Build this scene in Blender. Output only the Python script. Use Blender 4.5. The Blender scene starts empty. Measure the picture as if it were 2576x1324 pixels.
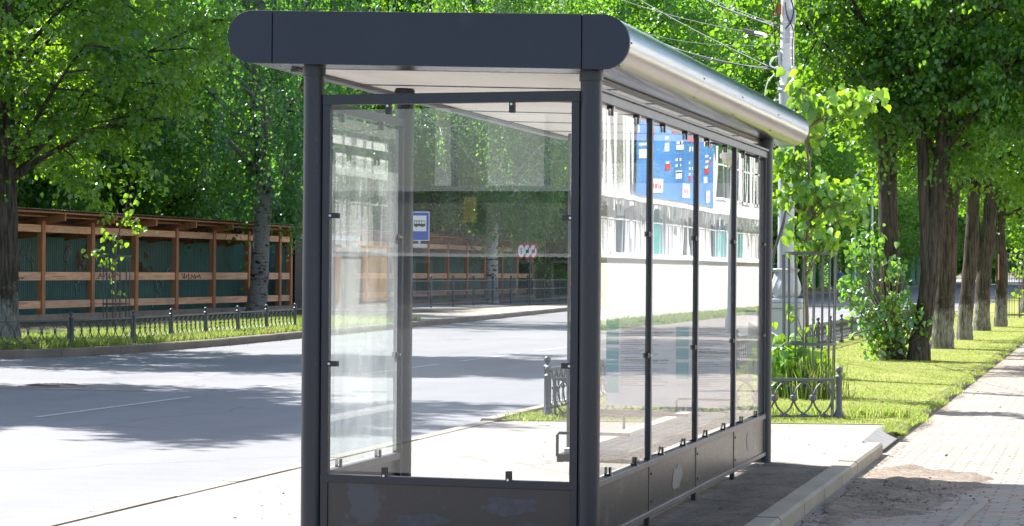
import bpy, math, random
import numpy as np
from mathutils import Vector, Matrix

# ------------------------------------------------------------------ camera, world, sun
sc = bpy.context.scene
COL = sc.collection
F = 5380.0; CX, CY = 1288.0, 662.0           # the photograph measured at 2576 x 1324
YAW, PITCH, ROLL = math.radians(15.6), math.radians(.224), math.radians(.4)
CAM = np.array([2.57, -10.7, 1.5])
_fw = np.array([-math.sin(YAW)*math.cos(PITCH), math.cos(YAW)*math.cos(PITCH), math.sin(PITCH)])
_r = np.array([math.cos(YAW), math.sin(YAW), 0.0]); _u = np.cross(_r, _fw)
RT = math.cos(ROLL)*_r + math.sin(ROLL)*_u
UP = math.cos(ROLL)*_u - math.sin(ROLL)*_r
cd = bpy.data.cameras.new('camera'); cam = bpy.data.objects.new('camera', cd); COL.objects.link(cam)
cd.sensor_width = 36; cd.lens = 36*F/2576; cd.clip_start = .1; cd.clip_end = 2000
M = Matrix.Identity(4)
for i in range(3):
    M[i][0] = RT[i]; M[i][1] = UP[i]; M[i][2] = -_fw[i]; M[i][3] = CAM[i]
cam.matrix_world = M
sc.camera = cam
def ray(px, py): return _fw + RT*(px-CX)/F - UP*(py-CY)/F
def G(px, py, z0=0.0):
    d = ray(px, py); return CAM + d*((z0-CAM[2])/d[2])
def PY(px, py, Y):
    d = ray(px, py); return CAM + d*((Y-CAM[1])/d[1])
def PX(px, py, X):
    d = ray(px, py); return CAM + d*((X-CAM[0])/d[0])

SUNV = Vector((-.736, .40, 1.0)).normalized()      # towards the sun
w = bpy.data.worlds.new('World'); sc.world = w; w.use_nodes = True
wn = w.node_tree; bg = wn.nodes['Background']
sky = wn.nodes.new('ShaderNodeTexSky'); sky.sky_type = 'NISHITA'; sky.sun_disc = False
sky.sun_elevation = math.asin(SUNV.z); sky.sun_rotation = math.atan2(SUNV.x, SUNV.y)
sky.air_density = 1.0; sky.dust_density = 1.5
wn.links.new(sky.outputs[0], bg.inputs[0]); bg.inputs[1].default_value = .105
sd = bpy.data.lights.new('sun', 'SUN'); sd.energy = 5.0; sd.angle = math.radians(.5); sd.color = (1, .975, .945)
so = bpy.data.objects.new('sun', sd); COL.objects.link(so)
so.rotation_euler = (-SUNV).to_track_quat('-Z', 'Y').to_euler(); so.location = SUNV*60
sc.view_settings.view_transform = 'Standard'; sc.view_settings.look = 'None'
sc.view_settings.exposure = 1.63; sc.view_settings.gamma = 1
sc.render.engine = 'CYCLES'
cy = sc.cycles
cy.max_bounces = 7; cy.transparent_max_bounces = 32; cy.transmission_bounces = 4; cy.diffuse_bounces = 3
cy.glossy_bounces = 4; cy.sample_clamp_indirect = 8; cy.use_denoising = True
cy.caustics_reflective = False; cy.caustics_refractive = False

# ------------------------------------------------------------------ materials
class NT:
    def __init__(s, name):
        s.m = bpy.data.materials.new(name); s.m.use_nodes = True; s.t = s.m.node_tree
        s.b = s.t.nodes['Principled BSDF']; s.o = s.t.nodes['Material Output']
    def n(s, ty, **k):
        x = s.t.nodes.new(ty)
        for a, v in k.items(): setattr(x, a, v)
        return x
    def l(s, a, b): s.t.links.new(a, b)
    def noise(s, scale, detail=4, rough=.6, vec=None, stretch=None, coord='Object'):
        if vec is None:
            tc = s.n('ShaderNodeTexCoord'); vec = tc.outputs[coord]
        if stretch:
            mp = s.n('ShaderNodeMapping'); mp.inputs['Scale'].default_value = stretch; s.l(vec, mp.inputs[0]); vec = mp.outputs[0]
        x = s.n('ShaderNodeTexNoise'); x.inputs['Scale'].default_value = scale
        x.inputs['Detail'].default_value = detail; x.inputs['Roughness'].default_value = rough
        s.l(vec, x.inputs['Vector']); return x.outputs[0]
    def ramp(s, fac, stops):
        r = s.n('ShaderNodeValToRGB'); e = r.color_ramp.elements
        while len(e) < len(stops): e.new(.5)
        for q, (p, c) in zip(e, stops):
            q.position = p; q.color = (*c, 1) if len(c) == 3 else c
        s.l(fac, r.inputs[0]); return r.outputs[0]
    def mix(s, fac, a, b, mode='MIX'):
        x = s.n('ShaderNodeMix', data_type='RGBA', blend_type=mode)
        for v, i in ((fac, 0), (a, 6), (b, 7)):
            if hasattr(v, 'is_linked') or hasattr(v, 'node'): s.l(v, x.inputs[i])
            elif i == 0: x.inputs[0].default_value = v
            else: x.inputs[i].default_value = (*v, 1)
        return x.outputs[2]
    def math(s, op, a, b=0.0, c=None, clamp=False):
        x = s.n('ShaderNodeMath', operation=op, use_clamp=clamp)
        for v, i in ((a, 0), (b, 1), (c, 2)):
            if v is None: continue
            if hasattr(v, 'node'): s.l(v, x.inputs[i])
            else: x.inputs[i].default_value = v
        return x.outputs[0]
    def bump(s, h, strength=.3, dist=.01):
        x = s.n('ShaderNodeBump'); x.inputs['Strength'].default_value = strength; x.inputs['Distance'].default_value = dist
        s.l(h, x.inputs['Height']); s.l(x.outputs[0], s.b.inputs['Normal']); return x
    def set(s, **k):
        for a, v in k.items():
            i = s.b.inputs[a.replace('_', ' ')]
            if hasattr(v, 'node'): s.l(v, i)
            elif isinstance(v, tuple): i.default_value = (*v, 1)
            else: i.default_value = v
        return s.m

def simple(name, c, rough=.6, metal=0.0, var=.15, scale=8, bump=0, bd=.005, stretch=None, spec=.5):
    t = NT(name); nz = t.noise(scale, 5, stretch=stretch)
    lo = tuple(x*(1-var) for x in c); hi = tuple(min(1, x*(1+var)) for x in c)
    t.set(Base_Color=t.ramp(nz, [(.3, lo), (.7, hi)]), Roughness=rough, Metallic=metal, Specular_IOR_Level=spec)
    if bump: t.bump(nz, bump, bd)
    return t.m

def worn_paint(name, c, chip, rough=.35, amount=.62, metal=0.0):
    t = NT(name); a = t.noise(2.2, 6, .65); b = t.noise(38, 3, .6)
    m = t.ramp(a, [(amount, (0, 0, 0)), (amount+.03, (1, 1, 1))])
    s = t.ramp(b, [(.66, (0, 0, 0)), (.7, (1, 1, 1))])
    mm = t.math('MAXIMUM', t.math('MULTIPLY', m, .6), t.math('MULTIPLY', s, .5))
    g = t.noise(.9, 3); base = t.mix(g, tuple(x*.75 for x in c), tuple(x*1.35 for x in c))
    t.set(Base_Color=t.mix(mm, base, chip), Roughness=t.math('ADD', t.math('MULTIPLY', b, .25), rough-.1), Metallic=metal)
    t.bump(a, .12, .003); return t.m

def timber(name, c, stretch):
    t = NT(name); nz = t.noise(3, 6, .65, None, stretch); k = t.noise(1.2, 3, .6)
    rd = t.n('ShaderNodeObjectInfo').outputs['Random']
    col = t.ramp(nz, [(.3, tuple(x*.6 for x in c)), (.5, c), (.72, tuple(min(1, x*1.25) for x in c))])
    col = t.mix(t.math('MULTIPLY', rd, .55), col, (c[0]*.62, c[1]*.75, c[2]*.95))
    col = t.mix(t.math('MULTIPLY', t.ramp(k, [(.5, (0, 0, 0)), (.75, (1, 1, 1))]), .4), col, (.16, .13, .11))
    t.set(Base_Color=col, Roughness=.78, Specular_IOR_Level=.25); t.bump(nz, .3, .004); return t.m

def wall_mat(name, c1, c2, scale=.6, rough=.85, spots=0):
    t = NT(name); a = t.noise(scale, 6); b = t.noise(35, 3)
    col = t.ramp(a, [(.3, c1), (.7, c2)])
    t.set(Base_Color=t.mix(t.math('MULTIPLY', b, .25), col, tuple(x*.6 for x in c1)), Roughness=rough)
    t.bump(b, .25, .004); return t.m

def leaf_mat(name, dark, light, trans, gloss=.06, mixf=.5):
    t = NT(name); t.t.nodes.remove(t.b)
    ge = t.n('ShaderNodeNewGeometry'); rnd = ge.outputs['Random Per Island']
    big = t.noise(.55, 3)
    f = t.math('ADD', t.math('MULTIPLY', rnd, .6), t.math('MULTIPLY', big, .45), clamp=True)
    d = t.n('ShaderNodeBsdfDiffuse'); t.l(t.mix(f, dark, light), d.inputs[0])
    tr = t.n('ShaderNodeBsdfTranslucent'); t.l(t.mix(f, tuple(x*.6 for x in trans), trans), tr.inputs[0])
    m1 = t.n('ShaderNodeMixShader'); m1.inputs[0].default_value = mixf; t.l(d.outputs[0], m1.inputs[1]); t.l(tr.outputs[0], m1.inputs[2])
    gl = t.n('ShaderNodeBsdfGlossy'); gl.inputs['Roughness'].default_value = .38; gl.inputs[0].default_value = (.9, 1, .95, 1)
    m2 = t.n('ShaderNodeMixShader'); m2.inputs[0].default_value = gloss; t.l(m1.outputs[0], m2.inputs[1]); t.l(gl.outputs[0], m2.inputs[2])
    t.l(m2.outputs[0], t.o.inputs[0]); return t.m

def bark_mat(name, dark, light, white_to=None, birch=False):
    t = NT(name)
    tc = t.n('ShaderNodeTexCoord'); ob = tc.outputs['Object']
    if birch:
        h = t.noise(3.2, 6, .7, ob, (1, 1, 2.2)); k = t.noise(14, 4, .7, ob, (1, 1, 5))
        col = t.ramp(h, [(.40, dark), (.47, light), (.6, light), (.68, tuple(x*.55 for x in light))])
        col = t.mix(t.ramp(k, [(.56, (0, 0, 0)), (.62, (1, 1, 1))]), col, dark); hh = k
    else:
        hh = t.noise(26, 5, .65, ob, (1, 1, .09)); h = t.noise(1.6, 4, .6, ob)
        col = t.mix(t.ramp(h, [(.3, (0, 0, 0)), (.7, (1, 1, 1))]), dark, light)
        col = t.mix(t.ramp(hh, [(.35, (0, 0, 0)), (.6, (1, 1, 1))]), tuple(x*.35 for x in dark), col)
        ms = t.noise(2.6, 5, .6, ob, (1, 1, .7))
        col = t.mix(t.math('MULTIPLY', t.ramp(ms, [(.6, (0, 0, 0)), (.68, (1, 1, 1))]), .55), col, (.035, .05, .018))
    if white_to:
        sp = t.n('ShaderNodeSeparateXYZ'); t.l(ob, sp.inputs[0])
        e = t.noise(4, 5, .7, ob)
        f = t.math('SUBTRACT', white_to, t.math('ADD', sp.outputs[2], t.math('MULTIPLY', t.math('SUBTRACT', e, .5), 1.9)))
        f = t.math('MULTIPLY', f, 2.4, clamp=True)
        wn_ = t.noise(34, 5, .7, ob, (1, 1, .12))
        f = t.math('MULTIPLY', f, t.ramp(wn_, [(.38, (.05, .05, .05)), (.62, (.75, .75, .75))]))
        col = t.mix(f, col, (.36, .35, .325))
    t.set(Base_Color=col, Roughness=.95, Specular_IOR_Level=.15)
    t.bump(hh, .9, .03); return t.m

def glass_mat(name, tint=(.96, .99, .98), dust_haze=.02, streak=.0, ior=1.62):
    t = NT(name); t.t.nodes.remove(t.b)
    tr = t.n('ShaderNodeBsdfTransparent'); tr.inputs[0].default_value = (*tint, 1)
    gl = t.n('ShaderNodeBsdfGlossy'); gl.inputs['Roughness'].default_value = 0.0
    tcn = t.n('ShaderNodeTexCoord')
    wv = t.noise(.9, 2, .5, tcn.outputs['Object'], (1, 1.6, .5))
    bp = t.n('ShaderNodeBump'); bp.inputs['Strength'].default_value = .2; bp.inputs['Distance'].default_value = .004
    t.l(wv, bp.inputs['Height']); t.l(bp.outputs[0], gl.inputs['Normal'])
    fr = t.n('ShaderNodeFresnel'); fr.inputs[0].default_value = ior
    f2 = t.math('DIVIDE', t.math('MULTIPLY', fr.outputs[0], 2), t.math('ADD', fr.outputs[0], 1), clamp=True)
    mg = t.n('ShaderNodeMixShader'); t.l(f2, mg.inputs[0]); t.l(tr.outputs[0], mg.inputs[1]); t.l(gl.outputs[0], mg.inputs[2])
    df = t.n('ShaderNodeBsdfDiffuse'); df.inputs[0].default_value = (.75, .78, .76, 1)
    tl = t.n('ShaderNodeBsdfTranslucent'); tl.inputs[0].default_value = (.75, .78, .76, 1)
    md = t.n('ShaderNodeMixShader'); md.inputs[0].default_value = .5; t.l(df.outputs[0], md.inputs[1]); t.l(tl.outputs[0], md.inputs[2])
    sp = t.noise(130, 2, .5, tcn.outputs['Object']); sm = t.noise(2.5, 5, .7, tcn.outputs['Object'], (1, 1, .3))
    s1 = t.ramp(sp, [(.70, (0, 0, 0)), (.76, (1, 1, 1))])
    df_ = t.math('ADD', t.math('MULTIPLY', s1, dust_haze*6+.06), t.math('ADD', dust_haze*.5, t.math('MULTIPLY', t.ramp(sm, [(.4, (0, 0, 0)), (.75, (1, 1, 1))]), dust_haze+streak)), clamp=True)
    m3 = t.n('ShaderNodeMixShader'); t.l(df_, m3.inputs[0]); t.l(mg.outputs[0], m3.inputs[1]); t.l(md.outputs[0], m3.inputs[2])
    ge = t.n('ShaderNodeNewGeometry'); t2 = t.n('ShaderNodeBsdfTransparent')
    m4 = t.n('ShaderNodeMixShader'); t.l(ge.outputs['Backfacing'], m4.inputs[0]); t.l(m3.outputs[0], m4.inputs[1]); t.l(t2.outputs[0], m4.inputs[2])
    t.l(m4.outputs[0], t.o.inputs[0]); return t.m

def milky(name):
    t = NT(name); t.t.nodes.remove(t.b)
    d = t.n('ShaderNodeBsdfDiffuse'); d.inputs[0].default_value = (.88, .87, .85, 1)
    r = t.n('ShaderNodeBsdfTranslucent'); r.inputs[0].default_value = (.88, .86, .83, 1)
    m = t.n('ShaderNodeMixShader'); m.inputs[0].default_value = .5; t.l(d.outputs[0], m.inputs[1]); t.l(r.outputs[0], m.inputs[2])
    t.l(m.outputs[0], t.o.inputs[0]); return t.m

def asphalt_mat(name, c, patch=.18, grain=.25):
    t = NT(name); tc = t.n('ShaderNodeTexCoord').outputs['Object']
    a = t.noise(.35, 5, .6, tc); b = t.noise(75, 4, .8, tc); d = t.noise(5, 5, .65, tc, (.25, 1, 1)); st = t.noise(1.3, 3, .5, tc, (1, .05, 1))
    f = t.math('ADD', t.math('MULTIPLY', a, .45), t.math('ADD', t.math('MULTIPLY', d, .25), t.math('MULTIPLY', st, .3)))
    col = t.ramp(f, [(.35, tuple(x*(1-patch) for x in c)), (.65, tuple(x*(1+patch) for x in c))])
    col = t.mix(t.math('MULTIPLY', t.ramp(b, [(.4, (0, 0, 0)), (.65, (1, 1, 1))]), grain), tuple(x*1 for x in c), col) if 0 else t.mix(grain, col, t.ramp(b, [(.35, tuple(x*.3 for x in c)), (.7, tuple(min(1, x*1.9) for x in c))]))
    vo = t.n('ShaderNodeTexVoronoi', feature='DISTANCE_TO_EDGE'); vo.inputs['Scale'].default_value = .22
    wv = t.n('ShaderNodeMapping'); t.l(tc, wv.inputs[0]); 
    ad = t.n('ShaderNodeVectorMath', operation='ADD'); nn = t.n('ShaderNodeTexNoise'); nn.inputs['Scale'].default_value = .8; nn.inputs['Detail'].default_value = 5
    t.l(tc, nn.inputs['Vector']); t.l(tc, ad.inputs[0]); t.l(nn.outputs['Color'], ad.inputs[1]); t.l(ad.outputs[0], vo.inputs['Vector'])
    cr = t.ramp(vo.outputs[0], [(.0, (1, 1, 1)), (.006, (0, 0, 0))])
    col = t.mix(t.math('MULTIPLY', cr, .45), col, tuple(x*.35 for x in c))
    t.set(Base_Color=col, Roughness=.85, Specular_IOR_Level=.3); t.bump(b, .5, .006); return t.m

def paver_mat():
    t = NT('paving_blocks'); tc = t.n('ShaderNodeTexCoord').outputs['Object']
    nn = t.n('ShaderNodeTexNoise'); nn.inputs['Scale'].default_value = 1.1; nn.inputs['Detail'].default_value = 3; t.l(tc, nn.inputs['Vector'])
    sep = t.n('ShaderNodeSeparateXYZ'); t.l(tc, sep.inputs[0])
    # interlocking blocks: a sine wobble on the joints
    wob = t.math('MULTIPLY', t.math('SINE', t.math('MULTIPLY', sep.outputs[0], 2*math.pi/.112)), .009)
    y2 = t.math('ADD', sep.outputs[1], wob)
    wob2 = t.math('MULTIPLY', t.math('SINE', t.math('MULTIPLY', sep.outputs[1], 2*math.pi/.12)), .006)
    x2 = t.math('ADD', sep.outputs[0], wob2)
    cb = t.n('ShaderNodeCombineXYZ'); t.l(x2, cb.inputs[0]); t.l(y2, cb.inputs[1])
    br = t.n('ShaderNodeTexBrick'); br.offset = .5
    br.inputs['Scale'].default_value = 1; br.inputs['Brick Width'].default_value = .225; br.inputs['Row Height'].default_value = .12
    br.inputs['Mortar Size'].default_value = .007; br.inputs['Mortar Smooth'].default_value = .3; br.inputs['Bias'].default_value = 0
    br.inputs['Color1'].default_value = (.285, .25, .215, 1); br.inputs['Color2'].default_value = (.20, .18, .16, 1); br.inputs['Mortar'].default_value = (.055, .045, .035, 1)
    t.l(cb.outputs[0], br.inputs['Vector'])
    # rows of red blocks
    yy = t.math('ADD', y2, t.math('MULTIPLY', t.math('FLOOR', t.math('MULTIPLY', x2, .55)), .36))
    md = t.math('MODULO', t.math('ADD', yy, 400.0), 1.08)
    red = t.math('LESS_THAN', md, .12)
    rd = t.mix(t.math('MULTIPLY', red, .8), br.outputs[0], t.mix(br.outputs[1], (.33, .17, .14), (.1, .085, .065)))
    a = t.noise(.9, 6, .65, tc); sand = t.ramp(a, [(.42, (0, 0, 0)), (.62, (1, 1, 1))])
    col = t.mix(t.math('MULTIPLY', sand, .55), rd, (.30, .25, .19))
    g = t.noise(60, 4, .7, tc); col = t.mix(.18, col, t.ramp(g, [(.3, (.08, .07, .06)), (.7, (.5, .46, .4))]))
    t.set(Base_Color=col, Roughness=.9, Specular_IOR_Level=.25)
    hh = t.math('SUBTRACT', t.math('MULTIPLY', g, .3), br.outputs[1]); t.bump(hh, .6, .008); return t.m

def grass_mat():
    t = NT('grass_blades'); t.t.nodes.remove(t.b)
    rnd = t.n('ShaderNodeNewGeometry').outputs['Random Per Island']; a = t.noise(.9, 4, .6); c = t.noise(5, 3, .6)
    f = t.math('ADD', t.math('MULTIPLY', rnd, .45), t.math('ADD', t.math('MULTIPLY', a, .5), t.math('MULTIPLY', c, .25)))
    col = t.ramp(f, [(.32, (.10, .19, .035)), (.55, (.19, .28, .06)), (.72, (.30, .35, .10)), (.9, (.38, .33, .17))])
    tc_ = t.ramp(f, [(.32, (.26, .42, .06)), (.6, (.42, .52, .10)), (.9, (.48, .44, .20))])
    d = t.n('ShaderNodeBsdfDiffuse'); t.l(col, d.inputs[0]); r = t.n('ShaderNodeBsdfTranslucent'); t.l(tc_, r.inputs[0])
    m = t.n('ShaderNodeMixShader'); m.inputs[0].default_value = .42; t.l(d.outputs[0], m.inputs[1]); t.l(r.outputs[0], m.inputs[2])
    t.l(m.outputs[0], t.o.inputs[0]); return t.m

def soil_mat(name, dark, light):
    t = NT(name); a = t.noise(1.5, 7, .65); b = t.noise(42, 5, .8); c = t.noise(9, 6, .75)
    f = t.math('ADD', t.math('MULTIPLY', a, .6), t.math('MULTIPLY', c, .4))
    col = t.ramp(f, [(.38, dark), (.6, light)])
    col = t.mix(.4, col, t.ramp(b, [(.35, tuple(x*.3 for x in dark)), (.7, tuple(min(1, x*1.3) for x in light))]))
    t.set(Base_Color=col, Roughness=.95, Specular_IOR_Level=.2); t.bump(t.math('ADD', b, c), .9, .02); return t.m

def steel_mat():
    t = NT('brushed_steel'); tc = t.n('ShaderNodeTexCoord').outputs['Object']
    a = t.noise(60, 4, .7, tc, (40, .35, 40)); b = t.noise(1.4, 4, .6, tc); c = t.noise(30, 3, .5, tc, (1, 6, 1))
    dirt = t.ramp(b, [(.45, (0, 0, 0)), (.8, (1, 1, 1))])
    t.set(Base_Color=t.mix(t.math('MULTIPLY', dirt, .3), (.34, .34, .355), (.20, .195, .185)), Metallic=1.0,
          Roughness=t.math('ADD', .12, t.math('MULTIPLY', a, .10)), Anisotropic=.4)
    t.bump(t.math('ADD', t.math('MULTIPLY', b, .8), t.math('MULTIPLY', a, .06)), .35, .012); return t.m

def corrugated(name, c):
    t = NT(name); a = t.noise(1.1, 5, .6); g = t.noise(5, 4, .6, None, (1, .7, .25))
    col = t.mix(t.ramp(a, [(.35, (0, 0, 0)), (.65, (1, 1, 1))]), tuple(x*.65 for x in c), c)
    col = t.mix(t.math('MULTIPLY', t.ramp(g, [(.60, (0, 0, 0)), (.70, (1, 1, 1))]), .22), col, (.22, .26, .25))
    t.set(Base_Color=col, Roughness=.45); return t.m

MT = dict(
 navy=worn_paint('navy_painted_sheet', (.0085, .013, .025), (.018, .023, .036), .5, .66),
 dark=worn_paint('dark_grey_paint', (.0125, .0145, .021), (.05, .055, .07), .38, .66),
 panel=worn_paint('scuffed_brown_grey_panel', (.030, .026, .026), (.05, .06, .08), .34, .58),
 shinyp=worn_paint('glossy_scuffed_panel', (.036, .034, .036), (.12, .12, .125), .30, .64, .4),
 steel=steel_mat(),
 ceil=milky('white_ceiling_sheet'), rooftop=milky('milky_roof_sheet'),
 black=simple('black_plastic', (.012, .012, .014), .35, 0, .1),
 screw=simple('zinc_screw', (.6, .6, .6), .3, 1.0, .1),
 galv=simple('grey_painted_trim', (.085, .085, .095), .4, .3, .2, 5),
 glass=glass_mat('hazed_glass', dust_haze=.045, streak=.03, ior=1.8), glass_f=glass_mat('front_glass', (.985, .995, .99), dust_haze=.024), glass_d=glass_mat('dusty_glass', (.92, .985, .97), dust_haze=.17, streak=.12),  # rear panes: dust and raised ior paint in the milky reflected wash
 seat=simple('pale_bench_board', (.42, .40, .37), .5, 0, .2, 6, .1),
 paper=simple('poster_paper', (.70, .72, .80), .5, 0, .03, 3),
 teal=simple('teal_print', (.10, .42, .48), .5, 0, .05),
 ink=simple('dark_print', (.10, .12, .2), .6, 0, .05),
 bark=bark_mat('linden_bark', (.06, .049, .041), (.12, .10, .08)),
 barkw=bark_mat('whitewashed_linden_bark', (.06, .049, .041), (.12, .10, .08), .95),
 barkb=bark_mat('birch_bark', (.035, .031, .028), (.27, .25, .225), None, True),
 barkbw=bark_mat('sunlit_birch_bark', (.05, .045, .04), (.62, .60, .56), None, True),  # lighter copy of the birch bark, sunlight painted into the trunk
 twig=simple('young_bark', (.16, .12, .09), .8, 0, .25, 20),
 lf_lin=leaf_mat('linden_leaves', (.012, .066, .022), (.034, .125, .024), (.30, .60, .015), .03, .46),
 lf_lin2=leaf_mat('yellow_green_leaves', (.014, .076, .020), (.040, .14, .022), (.38, .68, .015), .05, .52),
 lf_bir=leaf_mat('birch_leaves', (.013, .090, .042), (.034, .15, .052), (.26, .64, .04), .07, .45),
 lf_far=leaf_mat('distant_leaves', (.020, .105, .030), (.055, .18, .034), (.36, .72, .03), .05, .5),
 lf_sap=leaf_mat('sapling_leaves', (.05, .17, .022), (.11, .28, .025), (.42, .70, .02), .06, .5),
 lf_br2=leaf_mat('sunlit_birch_leaves', (.02, .11, .03), (.06, .20, .04), (.34, .70, .03), .06, .5),  # brighter copy of the birch leaves, sunlight put into the colour
 grass=grass_mat(),
 road=asphalt_mat('worn_asphalt', (.172, .172, .178), .2),
 pad=asphalt_mat('pale_concrete_asphalt', (.24, .218, .196), .16, .42),
 dirtpad=soil_mat('gritty_dirty_asphalt', (.055, .045, .037), (.26, .225, .185)),
 farpad=asphalt_mat('pale_far_pavement', (.33, .29, .24), .1, .15),
 kerb=wall_mat('concrete_kerb', (.22, .19, .145), (.31, .275, .215), 1.6),
 kerbd=wall_mat('old_kerb', (.13, .105, .085), (.22, .185, .155), 1.4),
 pave=paver_mat(),
 soil=soil_mat('bare_soil', (.095, .072, .056), (.36, .30, .235)),
 lawn=soil_mat('lawn_soil', (.16, .20, .035), (.30, .30, .09)),
 vergem=soil_mat('verge_soil', (.06, .07, .03), (.12, .10, .06)),
 line=simple('road_marking_paint', (.36, .36, .36), .7, 0, .35, 14),
 iron=worn_paint('grey_green_iron_paint', (.045, .055, .065), (.09, .085, .08), .45, .66),
 irongrey=worn_paint('weathered_grey_iron', (.085, .09, .10), (.16, .11, .07), .5, .6),
 wood=timber('reddish_timber', (.50, .21, .09), (5, 5, .5)),
 woodl=timber('pale_planed_timber', (.78, .42, .24), (5, .4, 6)),
 woodg=simple('grey_boards', (.24, .18, .14), .8, 0, .3, 3),
 greensheet=corrugated('green_corrugated_sheet', (.05, .20, .18)),
 roofsheet=simple('grey_corrugated_roof', (.16, .12, .095), .5, .2, .2, 4),
 maroon=simple('dark_maroon_sheet', (.018, .010, .012), .6),
 cream=wall_mat('cream_plaster', (.68, .65, .58), (.80, .78, .72), .35),
 white=simple('white_paint', (.78, .78, .76), .5, 0, .05, 3),
 greywall=wall_mat('grey_plaster', (.16, .155, .15), (.24, .235, .22), .4),
 palegrey=wall_mat('pale_render', (.45, .47, .50), (.58, .60, .62), .3),
 winglass=simple('window_glass', (.03, .045, .05), .06, 0, .3, 1),
 curtain=simple('teal_curtain', (.04, .30, .28), .8, 0, .2),
 blue=simple('blue_banner_print', (.075, .25, .60), .5, 0, .35, .3),
 red=simple('red_print', (.60, .03, .04), .5, 0, .05),
 signblue=simple('sign_blue', (.01, .075, .42), .35, 0, .05),
 signwhite=simple('sign_white', (.75, .75, .75), .35, 0, .03),
 signred=simple('sign_red', (.55, .02, .02), .35, 0, .05),
 orange=simple('ochre_boards', (.55, .26, .06), .6, 0, .15, 2),
 yellow=simple('yellow_sign', (.36, .31, .10), .5, 0, .05),
 poleg=worn_paint('grey_pole_paint', (.36, .38, .40), (.18, .17, .16), .5, .66),
 polew=worn_paint('whitened_pole_paint', (.66, .65, .62), (.30, .22, .17), .55, .60),
 cable=simple('black_cable', (.03, .03, .032), .5), cableg=simple('grey_wire', (.07, .07, .075), .45, .4),
 rust=simple('rusty_steel', (.32, .12, .04), .8, 0, .4, 20),
 opal=simple('opal_globe', (.82, .80, .74), .3),
 skin=simple('skin', (.45, .27, .2), .6), jacket=simple('blue_jacket_cloth', (.06, .16, .34), .8), trouser=simple('pale_trousers', (.30, .36, .42), .8), hair=simple('hair', (.25, .16, .08), .8),
 bin=simple('orange_plastic', (.60, .11, .03), .5), manh=simple('cast_iron_cover', (.07, .06, .055), .7, .3, .4, 25, .5, .01),
)

# ------------------------------------------------------------------ mesh helpers
class MB:
    def __init__(s): s.v = []; s.f = []
    def add(s, vs, fs):
        o = len(s.v); s.v += [tuple(map(float, p)) for p in vs]; s.f += [tuple(i+o for i in f) for f in fs]; return s
    def box(s, a, b):
        x0, y0, z0 = (min(p, q) for p, q in zip(a, b)); x1, y1, z1 = (max(p, q) for p, q in zip(a, b))
        return s.add([(x0,y0,z0),(x1,y0,z0),(x1,y1,z0),(x0,y1,z0),(x0,y0,z1),(x1,y0,z1),(x1,y1,z1),(x0,y1,z1)],
                     [(0,3,2,1),(4,5,6,7),(0,1,5,4),(1,2,6,5),(2,3,7,6),(3,0,4,7)])
    def bar(s, p, q, wd, ht, up=(0, 0, 1)):
        p, q = Vector(p), Vector(q); d = (q-p).normalized(); u = Vector(up)
        if abs(d.dot(u)) > .98: u = Vector((1, 0, 0))
        sd_ = d.cross(u).normalized(); u = sd_.cross(d); vs = []
        for e in (p, q):
            for a, b in ((-1,-1),(1,-1),(1,1),(-1,1)): vs.append(e+sd_*(a*wd/2)+u*(b*ht/2))
        return s.add(vs, [(0,1,2,3),(7,6,5,4),(0,4,5,1),(1,5,6,2),(2,6,7,3),(3,7,4,0)])
    def tube(s, pts, rad, n=8, cap=True):
        pts = [Vector(p) for p in pts]; rad = rad if hasattr(rad, '__len__') else [rad]*len(pts)
        vs = []; fs = []; d0 = (pts[1]-pts[0]).normalized(); u = Vector((0, 0, 1)) if abs(d0.z) < .9 else Vector((1, 0, 0))
        sd_ = d0.cross(u).normalized()
        for i, p in enumerate(pts):
            d = (pts[min(i+1, len(pts)-1)]-pts[max(i-1, 0)]).normalized()
            sd_ = (sd_-d*sd_.dot(d)).normalized(); u = d.cross(sd_)
            for k in range(n):
                a = 2*math.pi*k/n; vs.append(p+(sd_*math.cos(a)+u*math.sin(a))*rad[i])
        for i in range(len(pts)-1):
            for k in range(n):
                a, b = i*n+k, i*n+(k+1) % n; fs.append((a, b, b+n, a+n))
        if cap: fs.append(tuple(range(n-1, -1, -1))); fs.append(tuple(range((len(pts)-1)*n, len(pts)*n)))
        return s.add(vs, fs)
    def lathe(s, c, prof, n=20):
        vs = []; fs = []
        for r, z in prof:
            for k in range(n):
                a = 2*math.pi*k/n; vs.append((c[0]+r*math.cos(a), c[1]+r*math.sin(a), c[2]+z))
        for i in range(len(prof)-1):
            for k in range(n):
                a, b = i*n+k, i*n+(k+1) % n; fs.append((a, b, b+n, a+n))
        fs.append(tuple(range(n-1, -1, -1))); fs.append(tuple(range((len(prof)-1)*n, len(prof)*n)))
        return s.add(vs, fs)
    def ball(s, c, r, n=14): return s.lathe(c, [(max(1e-4, r*math.sin(math.pi*i/8)), -r*math.cos(math.pi*i/8)) for i in range(9)], n)
    def prism(s, poly, off):           # poly: list of 3-D points; off: extrusion vector
        n = len(poly); off = Vector(off); P = [Vector(p) for p in poly]
        return s.add(P+[p+off for p in P], [tuple(range(n-1, -1, -1)), tuple(range(n, 2*n))]+[(i, (i+1) % n, (i+1) % n+n, i+n) for i in range(n)])
    def build(s, name, mat, parent=None, smooth=False, bevel=0, **props):
        me = bpy.data.meshes.new(name); me.from_pydata(s.v, [], s.f); me.update()
        return link(name, me, mat, parent, smooth, bevel, props)
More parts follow.
